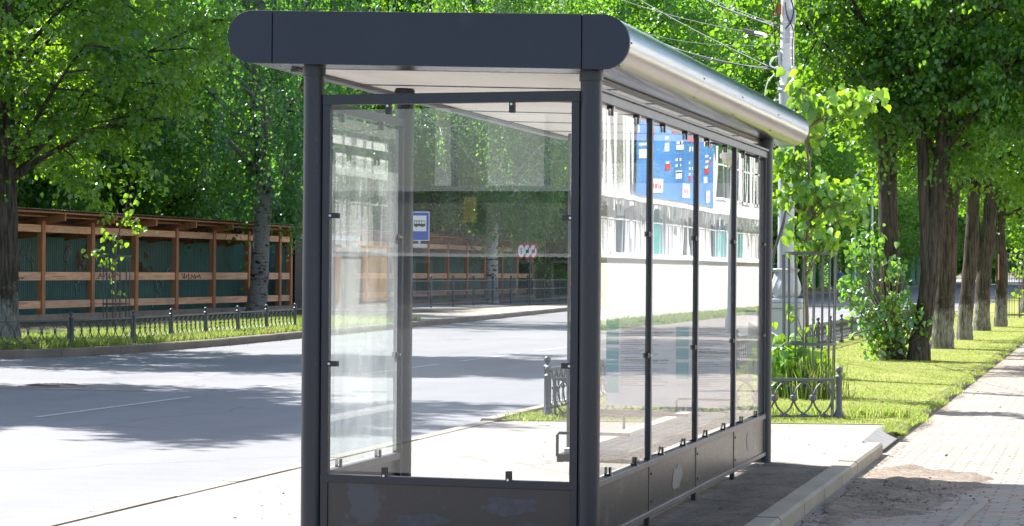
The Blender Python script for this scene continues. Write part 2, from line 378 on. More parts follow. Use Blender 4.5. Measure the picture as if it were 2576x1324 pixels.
def link(name, me, mat, parent=None, smooth=False, bevel=0, props=None):
    me.materials.append(mat)
    o = bpy.data.objects.new(name, me); COL.objects.link(o)
    if smooth:
        me.polygons.foreach_set('use_smooth', [True]*len(me.polygons))
        if smooth == 'auto': me.set_sharp_from_angle(angle=math.radians(40))
    if parent:
        o.parent = parent; o.matrix_parent_inverse = Matrix.Translation(-root_loc(parent)) if False else Matrix.Identity(4)
    if bevel:
        b = o.modifiers.new('bevel', 'BEVEL'); b.width = bevel; b.segments = 2; b.limit_method = 'ANGLE'
    for k, v in (props or {}).items(): o[k] = v
    return o
def thing(name, label, cat, loc=(0, 0, 0), group=None, rz=0):
    o = bpy.data.objects.new(name, None); COL.objects.link(o); o.location = loc; o.rotation_euler = (0, 0, rz)
    o.empty_display_size = .2; o['label'] = label; o['category'] = cat
    if group: o['group'] = group
    return o
def tag(o, label, cat, group=None):
    o['label'] = label; o['category'] = cat
    if group: o['group'] = group
    return o
def struct(o): o['kind'] = 'structure'; return o
def stuff(o, label, cat): o['kind'] = 'stuff'; o['label'] = label; o['category'] = cat; return o
def dup(root, loc=None, rz=None, scale=None, label=None, group=None):
    r = root.copy(); COL.objects.link(r)
    if loc is not None: r.location = loc
    if rz is not None: r.rotation_euler = (0, 0, rz)
    if scale is not None: r.scale = (scale,)*3 if not hasattr(scale, '__len__') else scale
    if label: r['label'] = label
    if group: r['group'] = group
    for ch in list(root.children):
        c = ch.copy(); COL.objects.link(c); c.parent = r
        for g in list(ch.children):
            d = g.copy(); COL.objects.link(d); d.parent = c
    return r
def np_mesh(name, V, Fc, k):
    """V (n,3) vertices, Fc (m,k) faces all of size k"""
    me = bpy.data.meshes.new(name); me.vertices.add(len(V)); me.vertices.foreach_set('co', V.astype(np.float32).ravel())
    m = len(Fc); me.loops.add(m*k); me.loops.foreach_set('vertex_index', Fc.astype(np.int32).ravel())
    me.polygons.add(m); me.polygons.foreach_set('loop_start', np.arange(0, m*k, k, dtype=np.int32))
    me.polygons.foreach_set('loop_total', np.full(m, k, dtype=np.int32)); me.update(calc_edges=True); return me
def norm(a): return a/np.maximum(np.linalg.norm(a, axis=1, keepdims=True), 1e-9)
KITE = (np.array([(0, 0, 0), (.42, .42, .10), (0, 1, 0), (-.42, .42, .10)]), np.array([(0, 1, 2), (0, 2, 3)]))
HEART = (np.array([(0, 0, 0), (.25, -.07, .02), (.46, .15, .11), (.42, .45, .10), (.22, .74, .02), (0, 1, -.18), (-.22, .74, .02), (-.42, .45, .10), (-.46, .15, .11), (-.25, -.07, .02), (0, .45, -.06)]),
         np.array([(10, i, (i+1) % 10) for i in range(10)]))
def leaf_mesh(name, P, D, Nn, S, shape=KITE):
    D = norm(D); sx = norm(np.cross(D, Nn)); up = np.cross(sx, D); sv, sf = shape
    V = P[:, None, :] + S[:, None, None]*(sv[None, :, 0:1]*sx[:, None, :] + sv[None, :, 1:2]*D[:, None, :] + sv[None, :, 2:3]*up[:, None, :])
    n, k = len(P), len(sv)
    Fc = (sf[None]+(np.arange(n)*k)[:, None, None]).reshape(-1, 3)
    return np_mesh(name, V.reshape(-1, 3), Fc, 3)

# ------------------------------------------------------------------ trees
def tree_parts(seed, H, cb, R, trunk_r, off=(0, 0), lean=(0, 0), limbs=22, subs=6, twigs=6, per=50, leaf=.10, twl=.9, spread=.17,
               droop=.3, hang=False, profile=None, trunk_pts=None, shape=KITE):
    rg = np.random.default_rng(seed); tb = MB()
    if trunk_pts is None:
        n = 9; trunk_pts = []
        for i in range(n):
            t = i/(n-1); wob = .12*math.sin(3*t+seed)*t
            trunk_pts.append((lean[0]*t+off[0]*t*.6+wob, lean[1]*t+off[1]*t*.6+.1*math.cos(4*t+seed)*t, H*.92*t))
    tp = np.array(trunk_pts); hs = tp[:, 2]
    rr = [trunk_r*(1.0-.84*(z/hs[-1])**1.35) for z in hs]
    flare = [(tp[0]-[0, 0, .2], trunk_r*1.3), (tp[0]+[0, 0, .08], trunk_r*1.18), (tp[0]+[0, 0, .35], trunk_r*1.07)]
    pts = [f[0] for f in flare]+[p for p in tp[1:]]; rads = [f[1] for f in flare]+rr[1:]
    pts2 = []; rad2 = []
    for i in range(len(pts)-1):                       # extra rings, bumpy outline
        for q in range(3):
            t = q/3; pts2.append(pts[i]*(1-t)+pts[i+1]*t+rg.normal(0, trunk_r*.03, 3)*[1, 1, 0]); rad2.append((rads[i]*(1-t)+rads[i+1]*t)*(1+rg.normal(0, .035)))
    pts2.append(pts[-1]); rad2.append(rads[-1])
    tb.tube(pts2, rad2, 14)
    def at(z): return np.array([np.interp(z, hs, tp[:, 0]), np.interp(z, hs, tp[:, 1]), z])
    prof = profile or (lambda t: (.45+.55*math.sin(math.pi*min(1, t*.9+.1))**.7)*(1 if t < .75 else (1-t)/.25*.8+.2))
    P = []; D = []
    for i in range(limbs):
        t = (i+.5)/limbs; z = cb+(H-cb)*t; ang = i*2.4+rg.uniform(-.4, .4); rad = R*prof(t)*rg.uniform(.75, 1.1)
        o2 = np.array([off[0]*(1-.6*t), off[1]*(1-.6*t), 0])
        a = at(max(.85*cb, z-rad*.55)); dirv = np.array([math.cos(ang), math.sin(ang), 0])
        e = at(min(z, hs[-1]))*[1, 1, 0]+dirv*rad+o2*.6+[0, 0, z+(H-z)*.08]
        mid = (a+e)/2+[0, 0, rad*.12]+rg.normal(0, .15, 3)
        r0 = max(.02, trunk_r*.34*(1-.6*t))
        line = [a*(1-q)**2+mid*2*q*(1-q)+e*q*q for q in np.linspace(0, 1, 6)]
        tb.tube(line, [r0*(1-.8*q) for q in np.linspace(0, 1, 6)], 6)
        for j in range(subs):
            q = .25+.75*(j+rg.uniform(0, 1))/subs; b = a*(1-q)**2+mid*2*q*(1-q)+e*q*q
            sdv = dirv*rg.uniform(.1, 1)+rg.normal(0, .75, 3)*[1, 1, .6]; sdv = sdv/np.linalg.norm(sdv); sl = rad*rg.uniform(.22, .5)
            c = b+sdv*sl-[0, 0, droop*sl*.4]
            tb.tube([b, (b+c)/2+[0, 0, .08], c], [r0*.35, r0*.25, .008], 4, False)
            for k in range(twigs):
                g = b+(c-b)*rg.uniform(.15, 1.05)+rg.normal(0, .1, 3)
                if hang: tv = np.array([rg.normal(0, .16), rg.normal(0, .16), -1.0]); L = twl*rg.uniform(.4, 1.3)
                else: tv = sdv*.5+rg.normal(0, .7, 3)*[1, 1, .6]-[0, 0, droop]; L = twl*rg.uniform(.5, 1.2)
                tv = tv/np.linalg.norm(tv); m = int(per*rg.uniform(.5, 1.5)*(L/twl)); s_ = rg.uniform(0, 1, m)
                pp = g+tv*L*s_[:, None]+rg.normal(0, spread, (m, 3))*([.45, .45, 1] if hang else [1, 1, .55])
                P.append(pp); D.append(np.repeat((tv*.5)[None], m, 0)+rg.normal(0, .55, (m, 3))+[0, 0, -.45])
                if k % 3 == 0: tb.tube([g, g+tv*L*.8], [.008, .004], 3, False)
    P = np.concatenate(P); D = np.concatenate(D); n = len(P)
    Nn = rg.normal(0, .55, (n, 3))+[0, 0, .8]
    lm = leaf_mesh('crown', P, D, norm(Nn), leaf*rg.uniform(.65, 1.25, n), shape)
    return tb, lm
def make_tree(name, label, loc, bark, leafm, group=None, cat='tree', rz=0, **k):
    tb, lm = tree_parts(**k); t = thing(name, label, cat, loc, group, rz)
    tb.build('trunk', bark, t, 'auto'); link('crown', lm, leafm, t); return t

# ------------------------------------------------------------------ ground and roads
ZV = .13; ZF = -.055      # verge across the road; footpath behind the stop
def sheet(name, poly, z, mat): return struct(MB().add([(x, y, z) for x, y in poly], [tuple(range(len(poly)))]).build(name, mat))
def strip(name, A, B, z, mat):
    vs = [(x, y, z) for x, y in A]+[(x, y, z) for x, y in B]; n = len(A)
    return struct(MB().add(vs, [(i, i+1, n+i+1, n+i) for i in range(n-1)]).build(name, mat))
sheet('ground', [(-900, -300), (900, -300), (900, 1200), (-900, 1200)], -.13, MT['vergem'])
sheet('road', [(-60, -160), (-3.05, -160), (-3.05, 700), (-60, 700)], 0, MT['road'])
# far kerb line
FK = [(-16.3, -120), (-16.3, 12), (-15.9, 18), (-15.1, 21.1), (-14.5, 22.1), (-14.15, 23.7), (-14.1, 27.8), (-14.5, 33.3), (-15.2, 43.5), (-16.2, 56), (-17.3, 68.4), (-17.6, 90), (-17.6, 400)]
def kerb(name, line, wd, z0, z1, mat, side=-1, seg=1.0):
    b = MB(); L = [0]; P = [Vector((*p, 0)) for p in line]
    for i in range(1, len(P)): L.append(L[-1]+(P[i]-P[i-1]).length)
    def at(s):
        for i in range(1, len(P)):
            if s <= L[i]: return P[i-1].lerp(P[i], (s-L[i-1])/(L[i]-L[i-1]))
        return P[-1]
    s = 0; rg = random.Random(3)
    while s < L[-1]-.2:
        e = min(s+seg, L[-1]); a, c = at(s+.006), at(e-.006); d = (c-a).normalized(); nrm = Vector((-d.y, d.x, 0))*(-side)
        h = z1+rg.uniform(-.003, .003); ch = .018; sec = [(0, z0), (0, h-ch), (ch, h), (wd, h), (wd, z0)]
        vs = [(a.x+nrm.x*o, a.y+nrm.y*o, z) for o, z in sec]+[(c.x+nrm.x*o, c.y+nrm.y*o, z) for o, z in sec]
        b.add(vs, [(i, (i+1) % 5, (i+1) % 5+5, i+5) for i in range(5)]+[(4, 3, 2, 1, 0), (5, 6, 7, 8, 9)]); s = e
    return struct(b.build(name, mat))
kerb('far_kerb', FK, .16, -.1, ZV+.012, MT['kerbd'], -1, 1.6)
strip('far_verge', [(x-.14, y) for x, y in FK], [(-140, y) for x, y in FK], ZV-.004, MT['vergem'])
strip('far_pavement', [(-15.5, 45), (-16.4, 56), (-17.5, 68.4), (-17.8, 90), (-17.8, 300)], [(-18.3, 45), (-18.8, 52), (-19.6, 68), (-20.3, 90), (-20.3, 300)], ZV+.006, MT['farpad'])
sheet('far_bay', [(-20.6, 58), (-24, 58), (-24, 300), (-20.6, 300)], ZV+.004, MT['road'])
sheet('far_walk', [(-18.6, -20), (-24.0, -20), (-24.0, 57.8), (-18.6, 51.5)], ZV+.002, MT['vergem'])
# bus stop platform
PADZ = .03
sheet('platform', [(-3.2, -30), (.0, -30), (.56, -30), (.56, 10.35), (-3.05, 9.55), (-3.2, 9.3)], PADZ, MT['pad'])
sheet('dirt_strip', [(-.02, -30), (.56, -30), (.56, 5.62), (.35, 5.72), (.12, 5.9), (-.05, 5.85)], PADZ+.004, MT['dirtpad'])
kerb('platform_kerb', [(-3.36, -30), (-3.34, 9.4)], .14, -.1, PADZ+.008, MT['kerb'], 1, 1.0)
kerb('lawn_road_kerb', [(-3.36, 9.42), (-3.36, 300)], .14, -.1, PADZ+.03, MT['kerb'], 1, 1.0)
kerb('rear_kerb', [(.70, -20), (.70, 7.92)], .15, ZF-.1, PADZ+.016, MT['kerb'], -1, 1.0)
kerb('lawn_path_kerb', [(.66, 9.35), (.66, 140)], .09, ZF-.1, PADZ+.0, MT['kerbd'], -1, .8)
sheet('lawn', [(-3.2, 9.56), (-3.05, 9.56), (.57, 10.36), (.57, 320), (-3.2, 320)], PADZ+.006, MT['lawn'])
sheet('footpath', [(.56, -60), (10.3, -60), (10.3, 320), (.56, 320)], ZF, MT['pave'])
sheet('rear_lawn', [(10.3, -60), (11.9, -60), (11.9, 320), (10.3, 320)], ZF+.004, MT['lawn'])
# bare soil where the blocks are missing
rg = random.Random(5)
pp = [(2030, 1345), (2100, 1248), (2150, 1205), (2180, 1182), (2240, 1168), (2330, 1172), (2400, 1180), (2470, 1186), (2510, 1200), (2500, 1222), (2440, 1240), (2400, 1255), (2375, 1278), (2340, 1292), (2270, 1298), (2190, 1305), (2120, 1322), (2060, 1362)]
soil = []
for i in range(len(pp)):
    a, c = np.array(pp[i]), np.array(pp[(i+1) % len(pp)])
    for q in range(4):
        p = a*(1-q/4)+c*(q/4); g = G(p[0], p[1], ZF+.01); soil.append((g[0]+rg.uniform(-.03, .03), g[1]+rg.uniform(-.06, .06)))
cxs = sum(p[0] for p in soil)/len(soil); cys = sum(p[1] for p in soil)/len(soil)
from mathutils import noise as mno
def inside(x, y):
    c = False; j = len(soil)-1
    for i in range(len(soil)):
        (xi, yi), (xj, yj) = soil[i], soil[j]
        if (yi > y) != (yj > y) and x < (xj-xi)*(y-yi)/(yj-yi)+xi: c = not c
        j = i
    return c
def edge_d(x, y): return min(math.hypot(x-a, y-c) for a, c in soil)
gx = [min(p[0] for p in soil)+i*.035 for i in range(int((max(p[0] for p in soil)-min(p[0] for p in soil))/.035)+2)]
gy = [min(p[1] for p in soil)+i*.045 for i in range(int((max(p[1] for p in soil)-min(p[1] for p in soil))/.045)+2)]
b = MB(); idx = {}
for i, x in enumerate(gx):
    for j, y in enumerate(gy):
        e = edge_d(x, y) if inside(x, y) else 0
        n1 = mno.fractal(Vector((x*3.2, y*2.4, 0)), 1, 2, 5); n2 = mno.fractal(Vector((x*14, y*11, 5)), 1, 2, 3)
        idx[i, j] = len(b.v); b.v.append((x, y, ZF-.012+min(1, e/.12)*(.026+n1*.020+n2*.010)))
for i in range(len(gx)-1):
    for j in range(len(gy)-1):
        if inside(gx[i]+.017, gy[j]+.022): b.f.append((idx[i, j], idx[i+1, j], idx[i+1, j+1], idx[i, j+1]))
struct(b.build('bare_soil', MT['soil'], None, True))
e0, e1 = G(2480, 1258, ZF), G(2395, 1335, ZF)
struct(MB().bar((e0[0], e0[1], ZF+.0), (e1[0], e1[1], ZF+.0), .07, .03).build('edging_strip', MT['kerb'], None, False, .004))
# fallen leaves, bud scales and grit
def litter(name, label, f_, n, size, z, mat, seed):
    rg_ = np.random.default_rng(seed); xy = f_(rg_, n); n = len(xy); P = np.stack([xy[:, 0], xy[:, 1], np.full(n, z+.004)], 1)
    D = rg_.normal(0, 1, (n, 3))*[1, 1, .12]; Nn = norm(rg_.normal(0, .22, (n, 3))+[0, 0, 1])
    return stuff(link(name, leaf_mesh(name, P, D, Nn, size*rg_.uniform(.4, 1.2, n)), mat), label, 'litter')
dry = simple('dry_leaf', (.16, .11, .05), .8, 0, .4, 40)
def rct(x0, x1, y0, y1): return lambda rg_, n: np.stack([rg_.uniform(x0, x1, n), y0+(y1-y0)*rg_.uniform(0, 1, n)**1.5], 1)
litter('fallen_leaves', 'dry leaf scraps scattered on the platform floor', rct(-3.1, .55, 1, 9.4), 130, .028, PADZ+.002, dry, 1)
litter('fallen_leaves', 'dry leaf scraps scattered over the footpath blocks', rct(.75, 4.5, 2, 30), 420, .032, ZF, dry, 2)
litter('fallen_leaves', 'brown leaf scraps lying in the lawn', rct(-3, .6, 10.5, 40), 700, .04, PADZ+.02, dry, 3)
litter('kerb_grit', 'dark grit and leaf scraps gathered along the rear kerb', lambda r_, n: np.stack([.74+np.abs(r_.normal(0, .05, n)), r_.uniform(1, 9, n)], 1), 500, .022, ZF+.002, MT['soil'], 4)
litter('kerb_grit', 'grit gathered along the kerb across the road', lambda r_, n: (lambda y: np.stack([np.interp(y, np.array([p[1] for p in FK]), np.array([p[0] for p in FK]))+.05+np.abs(r_.normal(0, .12, n)), y], 1))(r_.uniform(18, 50, n)), 700, .04, .002, MT['soil'], 5)
# loose stones and clods on it
b = MB()
for i in range(260):
    x, y = cxs+rg.gauss(0, .22), cys+rg.gauss(0, .5)
    if x < .78 or x > 2.3: continue
    r_ = rg.uniform(.004, .014); b.lathe((x, y, ZF+.012), [(r_*.6, 0), (r_*rg.uniform(.8, 1.1), r_*.4), (r_*.5, r_*.9)], 6)
stuff(b.build('gravel', MT['soil']), 'loose clods and stones on the bare soil patch by the kerb', 'gravel')
# board laid as a ramp over the kerb end
q = [G(2210, 1078, PADZ+.022), G(2266, 1099, ZF+.022), G(2223, 1133, ZF+.022), G(2168, 1113, PADZ+.022)]
ramp = MB().prism([tuple(p) for p in q], (0, 0, .01)).build('ramp_board', simple('pale_worn_board', (.20, .19, .18), .7, 0, .15, 4), None, False, .003)
tag(ramp, 'pale thin board laid as a ramp over the end of the kerb', 'ramp')
# road markings
for i in range(-1, 40):
    y0 = 8.7+4.85*i
    if -2 < y0: struct(MB().add([(-7.84, y0, .004), (-7.76, y0, .004), (-7.76, y0+3.75, .004), (-7.84, y0+3.75, .004)], [(0, 1, 2, 3)]).build('road_marking', MT['line']))
mc = G(130, 972, 0)
t = thing('manhole_cover', 'round rusty manhole cover in the near lane of the road', 'manhole cover', (mc[0], mc[1], 0))
MB().lathe((0, 0, 0), [(.42, -.05), (.42, .010), (.37, .014)], 32).build('frame', MT['kerbd'], t, 'auto')
b = MB().lathe((0, 0, 0), [(.34, .0), (.34, .018), (.33, .02)], 32)
for i in range(-4, 5):
    hw = math.sqrt(max(0, .31**2-(i*.065)**2)); b.box((i*.065-.012, -hw, .019), (i*.065+.012, hw, .025))
b.build('lid', MT['manh'], t)
# darker patch where it was cut out of the asphalt
sheet('asphalt_patch', [(mc[0]-.9, mc[1]-.8), (mc[0]+1.7, mc[1]-.6), (mc[0]+1.6, mc[1]+.9), (mc[0]-.8, mc[1]+.9)], .003, asphalt_mat('patched_asphalt', (.17, .165, .16)))

# ------------------------------------------------------------------ grass
def blades(name, n, fx, h, wd, seed, z, mat, lean=.35, clump=0):
    rg = np.random.default_rng(seed); xy = fx(rg, n); n = len(xy)
    hh = h*rg.uniform(.45, 1.3, n); a = rg.uniform(0, 2*math.pi, n); sx = np.stack([np.cos(a), np.sin(a), np.zeros(n)], 1)
    ln = rg.normal(0, lean, (n, 2)); P = np.stack([xy[:, 0], xy[:, 1], np.full(n, z-.01)], 1)
    mid = P+np.stack([ln[:, 0]*hh*.35, ln[:, 1]*hh*.35, hh*.6], 1); tip = P+np.stack([ln[:, 0]*hh, ln[:, 1]*hh, hh*(1-.3*np.abs(ln).sum(1).clip(0, 1))], 1)
    w_ = (wd*rg.uniform(.6, 1.3, n))[:, None]
    V = np.stack([P-sx*w_, P+sx*w_, mid+sx*w_*.8, mid-sx*w_*.8, tip], 1).reshape(-1, 3)
    o = (np.arange(n)*5)[:, None, None]; Fc = (np.array([(0, 1, 2), (0, 2, 3), (3, 2, 4)])[None]+o).reshape(-1, 3)
    return link(name, np_mesh(name, V, Fc, 3), mat)
def rect(x0, x1, y0, y1, p=1.0):
    def f(rg, n):
        u = rg.uniform(0, 1, n)**p; return np.stack([rg.uniform(x0, x1, n), y0+(y1-y0)*u], 1)
    return f
def lawnf(rg, n):
    y = 9.6+(75-9.6)*rg.uniform(0, 1, n)**2.0; x = rg.uniform(-3.15, .66, n)
    ok = (y > 9.62+(x+3.05)*.221) & (np.sin(x*2.1+y*.9)*np.sin(y*1.3-x*1.7)+np.sin(x*5+y*3.1)*.4+rg.normal(0, .5, n) > -.75); return np.stack([x, y], 1)[ok]
stuff(blades('grass', 210000, lawnf, .042, .0036, 1, PADZ, MT['grass'], .5), 'short sunlit lawn strip between the road and the footpath', 'grass')
def edge_f(rg, n):
    y = 9.4+60*rg.uniform(0, 1, n)**2; x = .62+rg.normal(0, .05, n)+.06*np.sin(y*2.3); return np.stack([x, y], 1)
stuff(blades('edge_grass', 14000, edge_f, .06, .005, 2, ZF+.06, MT['grass'], .6), 'ragged grass creeping over the edge of the footpath', 'grass')
fky = np.array([p[1] for p in FK]); fkx = np.array([p[0] for p in FK])
def vergef(rg, n):
    y = rg.uniform(14, 45, n); x = np.interp(y, fky, fkx)-.2-rg.uniform(0, 1, n)**1.3*3.4
    k = np.sin(y*1.7)*np.cos(x*2.3+y*.6)+rg.normal(0, .5, n) > -.35; return np.stack([x, y], 1)[k]
stuff(blades('verge_grass', 90000, vergef, .17, .007, 3, ZV, MT['grass'], .4), 'tall bright grass along the verge across the road', 'grass')
stuff(blades('far_grass', 30000, rect(-24, -20.6, 90, 200), .2, .012, 4, ZV, MT['grass'], .4), 'grass at the far side of the bus bay', 'grass')
stuff(blades('rear_grass', 40000, rect(10.3, 11.7, 10, 110), .22, .012, 6, ZF, MT['grass'], .4), 'grass strip at the foot of the white building', 'grass')
b = MB(); rg = random.Random(8)
for i in range(26):                       # dandelions in the verge
    y = rg.uniform(21, 40); x = float(np.interp(y, fky, fkx))-.3-rg.uniform(0, .9); h = rg.uniform(.08, .3)
    b.ball((x, y, ZV+h), .022, 7)
stuff(b.build('dandelions', MT['yellow']), 'yellow dandelion heads in the verge grass across the road', 'flowers')
def padf(rg, n):
    c = np.array([G(1350, 1056, PADZ)[:2], G(1385, 1052, PADZ)[:2], G(1410, 1050, PADZ)[:2], G(1425, 1050, PADZ)[:2]]); i = rg.integers(0, 4, n)
    return c[i]+rg.normal(0, .15, (n, 2))
stuff(blades('corner_grass', 2200, padf, .075, .006, 9, PADZ, MT['grass'], .6), 'grass tuft at the rusty fence corner by the road', 'grass')

# ------------------------------------------------------------------ the bus shelter
Z0 = PADZ
sh = thing('bus_shelter', 'dark grey glass bus shelter with a rounded brushed steel roof', 'bus shelter', (0, 0, 0))
RZ = lambda x: 2.535 - (x+.0)*.036     # underside height of the roof, higher towards the road
XL, XR = -1.52, 0.0
LY = 5.8
def post(x, y, r=.056):
    b = MB().tube([(x, y, Z0-.02), (x, y, RZ(x)+.01)], r, 28); o = b.build('post', MT['dark'], sh, 'auto')
    MB().lathe((x, y, RZ(x)-.055), [(r+.006, 0), (r+.006, .05)], 28).build('collar', MT['dark'], o, 'auto')
    return o
for x, y in ((XL, 0), (XR, 0), (XL, 1.52), (XL, LY), (XR, LY)): post(x, y)
def rail(p, q, wd=.04, ht=.04, mat='dark', name='frame_rail'): return MB().bar(p, q, wd, ht).build(name, MT[mat], sh, False, .003)
def pane(a, b_, mat='glass'): return MB().box(a, b_).build('glass_pane', MT[mat], sh)
def clip(p, dirn, axis, insd=1):
    """p on the rail edge; dirn unit vector over the glass; axis 'x' pane lies in the x-z plane, 'y' pane in the y-z plane"""
    p = Vector(p); d = Vector(dirn); b = MB(); u = Vector((1, 0, 0)) if axis == 'x' else Vector((0, 1, 0))
    nrm = Vector((0, -1, 0)) if axis == 'x' else Vector((1, 0, 0))
    side = u if abs(d.z) > .5 else Vector((0, 0, 1))
    for s in (1, -1):
        c = p+d*.014+nrm*s*.012; hx = side*.0145+nrm*.004; L = d*.032
        lo = c-side*.0145-nrm*.005-d*.032; hi = c+side*.0145+nrm*.005+d*.028
        b.box(lo, hi)
    b.box(p-side*.0145-nrm*.012-d*.018, p+side*.0145+nrm*.012+d*.004)
    o = b.build('glass_clip', MT['black'], sh, False, .002)
    c = p+nrm*.018-d*.002; e = c+nrm*.006
    MB().tube([c, e], .0065, 12).build('screw', MT['screw'], o, 'auto')
    return o
# front end (faces the camera)
yF = 0.0
zt, zb = 2.40, .405
rail((XL+.056, yF, 2.405), (XR-.056, yF, 2.405), .045, .055)
rail((XL+.056, yF, .395), (XR-.056, yF, .395), .045, .042)
rail((XL+.056, yF, .055), (XR-.056, yF, .055), .045, .04)
rail((XL+.078, yF, .075), (XL+.078, yF, 2.378), .044, .042)
rail((XR-.078, yF, .075), (XR-.078, yF, 2.378), .044, .042)
pane((XL+.112, yF-.004, .435), (XR-.105, yF+.004, 2.352), 'glass_f')
MB().box((XL+.10, yF-.012, .072), (XR-.10, yF-.004, .376)).build('lower_panel', MT['panel'], sh)
for px in (978, 1289): clip((PY(px, 262, yF)[0], yF, 2.366), (0, 0, -1), 'x')
for px in (968, 1280): clip((PY(px, 1205, yF)[0], yF, .42), (0, 0, 1), 'x')
for py in (543, 915):
    z = PY(830, py, yF)[2]; clip((XL+.105, yF, z), (1, 0, 0), 'x')
    z = PY(1432, py+6, yF)[2]; clip((XR-.105, yF, z), (-1, 0, 0), 'x')
# rear long wall, four bays
bays = [i*1.45 for i in range(5)]
rail((XR, .056, 2.412), (XR, LY-.056, 2.412), .045, .05, 'galv')
rail((XR+.026, .056, 2.447), (XR+.026, LY-.056, 2.447), .02, .018, 'galv')
rail((XR, .056, .395), (XR, LY-.056, .395), .05, .036, 'galv')
rail((XR, .056, .105), (XR, LY-.056, .105), .05, .03, 'galv')
for i in range(1, 4):
    y = bays[i]; MB().box((XR-.016, y-.02, Z0-.01), (XR+.016, y+.02, 2.387)).build('mullion', MT['dark'], sh, False, .003)
    MB().box((XR+.0165, y-.018, .42), (XR+.0205, y+.018, 2.385)).build('mullion_strip', MT['galv'], sh)
for y in (.075, LY-.075): MB().box((XR-.018, y-.018, .12), (XR+.018, y+.018, 2.387)).build('mullion', MT['dark'], sh, False, .003)
for i in range(4):
    y0 = bays[i]+(.11 if i == 0 else .035); y1 = bays[i+1]-(.11 if i == 3 else .035)
    pane((XR-.004, y0, .432), (XR+.004, y1, 2.362))
    MB().box((XR+.004, y0-.02, .12), (XR+.012, y1+.02, .377)).build('lower_panel', MT['shinyp'], sh)
    for q in (.25, .75):
        y = y0+(y1-y0)*q; clip((XR, y, 2.376), (0, 0, -1), 'y'); clip((XR, y, .418), (0, 0, 1), 'y')
    for z in (1.02, 1.72): clip((XR, y1+.006, z), (0, -1, 0), 'y')
    for z in (.17, .33): MB().tube([(XR+.012, y0+.0, z), (XR+.02, y0+.0, z)], .008, 8).build('bolt', MT['black'], sh)
pt = simple('grey_touch_up_paint', (.115, .115, .115), .45, 0, .25, 14)
for yc, zc, sy_, sz_, sd_ in ((2.28, .24, .17, .10, 1), (4.95, .25, .07, .08, 3)):
    rp = random.Random(sd_); pts = []
    for k in range(26):
        a = 2*math.pi*k/26; q = .8+.14*math.sin(2*a+sd_)+.1*math.sin(5*a+2*sd_)+rp.uniform(-.05, .05); pts.append((XR+.0128, yc+math.cos(a)*sy_*q, zc+math.sin(a)*sz_*q))
    MB().prism(pts, (.0012, 0, 0)).build('paint_patch', pt, sh)
pt2 = simple('blue_grey_touch_up_paint', (.036, .041, .054), .4, 0, .3, 30)
for xc, zc, sx_, sz_, sd_ in ((-.42, .28, .22, .05, 5), (-.32, .16, .20, .045, 6), (-.9, .19, .17, .05, 7)):
    rp = random.Random(sd_); pts = []
    for k in range(30):
        a = 2*math.pi*k/30; q = .78+.16*math.sin(2*a+sd_)+.12*math.sin(5*a+2*sd_)+rp.uniform(-.06, .06); pts.append((xc+math.cos(a)*sx_*q, yF-.0128, zc+math.sin(a)*sz_*q))
    MB().prism(pts, (0, -.001, 0)).build('paint_patch', pt2, sh)
# road side short screen
rail((XL, .056, 2.385), (XL, 1.464, 2.385), .045, .05); rail((XL, .056, .395), (XL, 1.464, .395), .045, .04, 'galv')
rail((XL, .056, .055), (XL, 1.464, .055), .045, .04)
rail((XL, 1.435, .075), (XL, 1.435, 2.36), .044, .05)
rail((XL, .078, .075), (XL, .078, 2.36), .044, .04)
pane((XL-.004, .11, .43), (XL+.004, 1.40, 2.34), 'glass_d')
MB().box((XL-.012, .10, .075), (XL-.004, 1.41, .376)).build('lower_panel', MT['panel'], sh)
for y in (.42, 1.08): clip((XL, y, .416), (0, 0, 1), 'y'); clip((XL, y, 2.358), (0, 0, -1), 'y')
for z in (1.0, 1.7): clip((XL, 1.405, z), (0, -1, 0), 'y')
# far end screen
rail((XL+.056, LY, 2.405), (XR-.056, LY, 2.405), .045, .05); rail((XL+.056, LY, .395), (XR-.056, LY, .395), .045, .04)
rail((XL+.056, LY, .055), (XR-.056, LY, .055), .045, .04)
pane((XL+.10, LY-.004, .43), (XR-.10, LY+.004, 2.36))
# roof: long rounded box, slightly higher at the road side
RX0, RX1, RY0, RY1, RH = -1.972, .2225, -.10, 6.62, .278
cr = RH/2; tilt = .036
def prof_pt(x, z): return (x, z+RZ(x)-0)          # z measured from the underside
prof = []
N = 22
for i in range(N+1):
    a = -math.pi/2+math.pi*i/N; prof.append((RX1-cr+cr*math.cos(a), cr+cr*math.sin(a)))
right_arc = prof[:]
left_arc = [(RX0+cr+cr*math.cos(math.pi/2+math.pi*i/N), cr+cr*math.sin(math.pi/2+math.pi*i/N)) for i in range(N+1)]
def arc_sheet(arc, y0, y1):
    b = MB(); n = len(arc); th = .004
    outer = arc; ctr = (sum(p[0] for p in arc)/n, cr)
    for y in (y0, y1):
        for x, z in outer: b.v.append((x, y, z+RZ(x)))
        for x, z in outer: b.v.append((x+(ctr[0]-x)*.03, y, z+(cr-z)*.03+RZ(x)))
    m = 2*n
    for i in range(n-1):
        b.f.append((i, i+1, m+i+1, m+i)); b.f.append((n+i+1, n+i, m+n+i, m+n+i+1))
    b.f += [(0, m, m+n, n), (n-1, 2*n-1, m+2*n-1, m+n-1)]
    for o in (0, m):
        for i in range(n-1): b.f.append((o+i, o+n+i, o+n+i+1, o+i+1) if o == 0 else (o+i, o+i+1, o+n+i+1, o+n+i))
    return b
ys = [RY0+.012, 1.95, 3.35, 4.95, RY1]
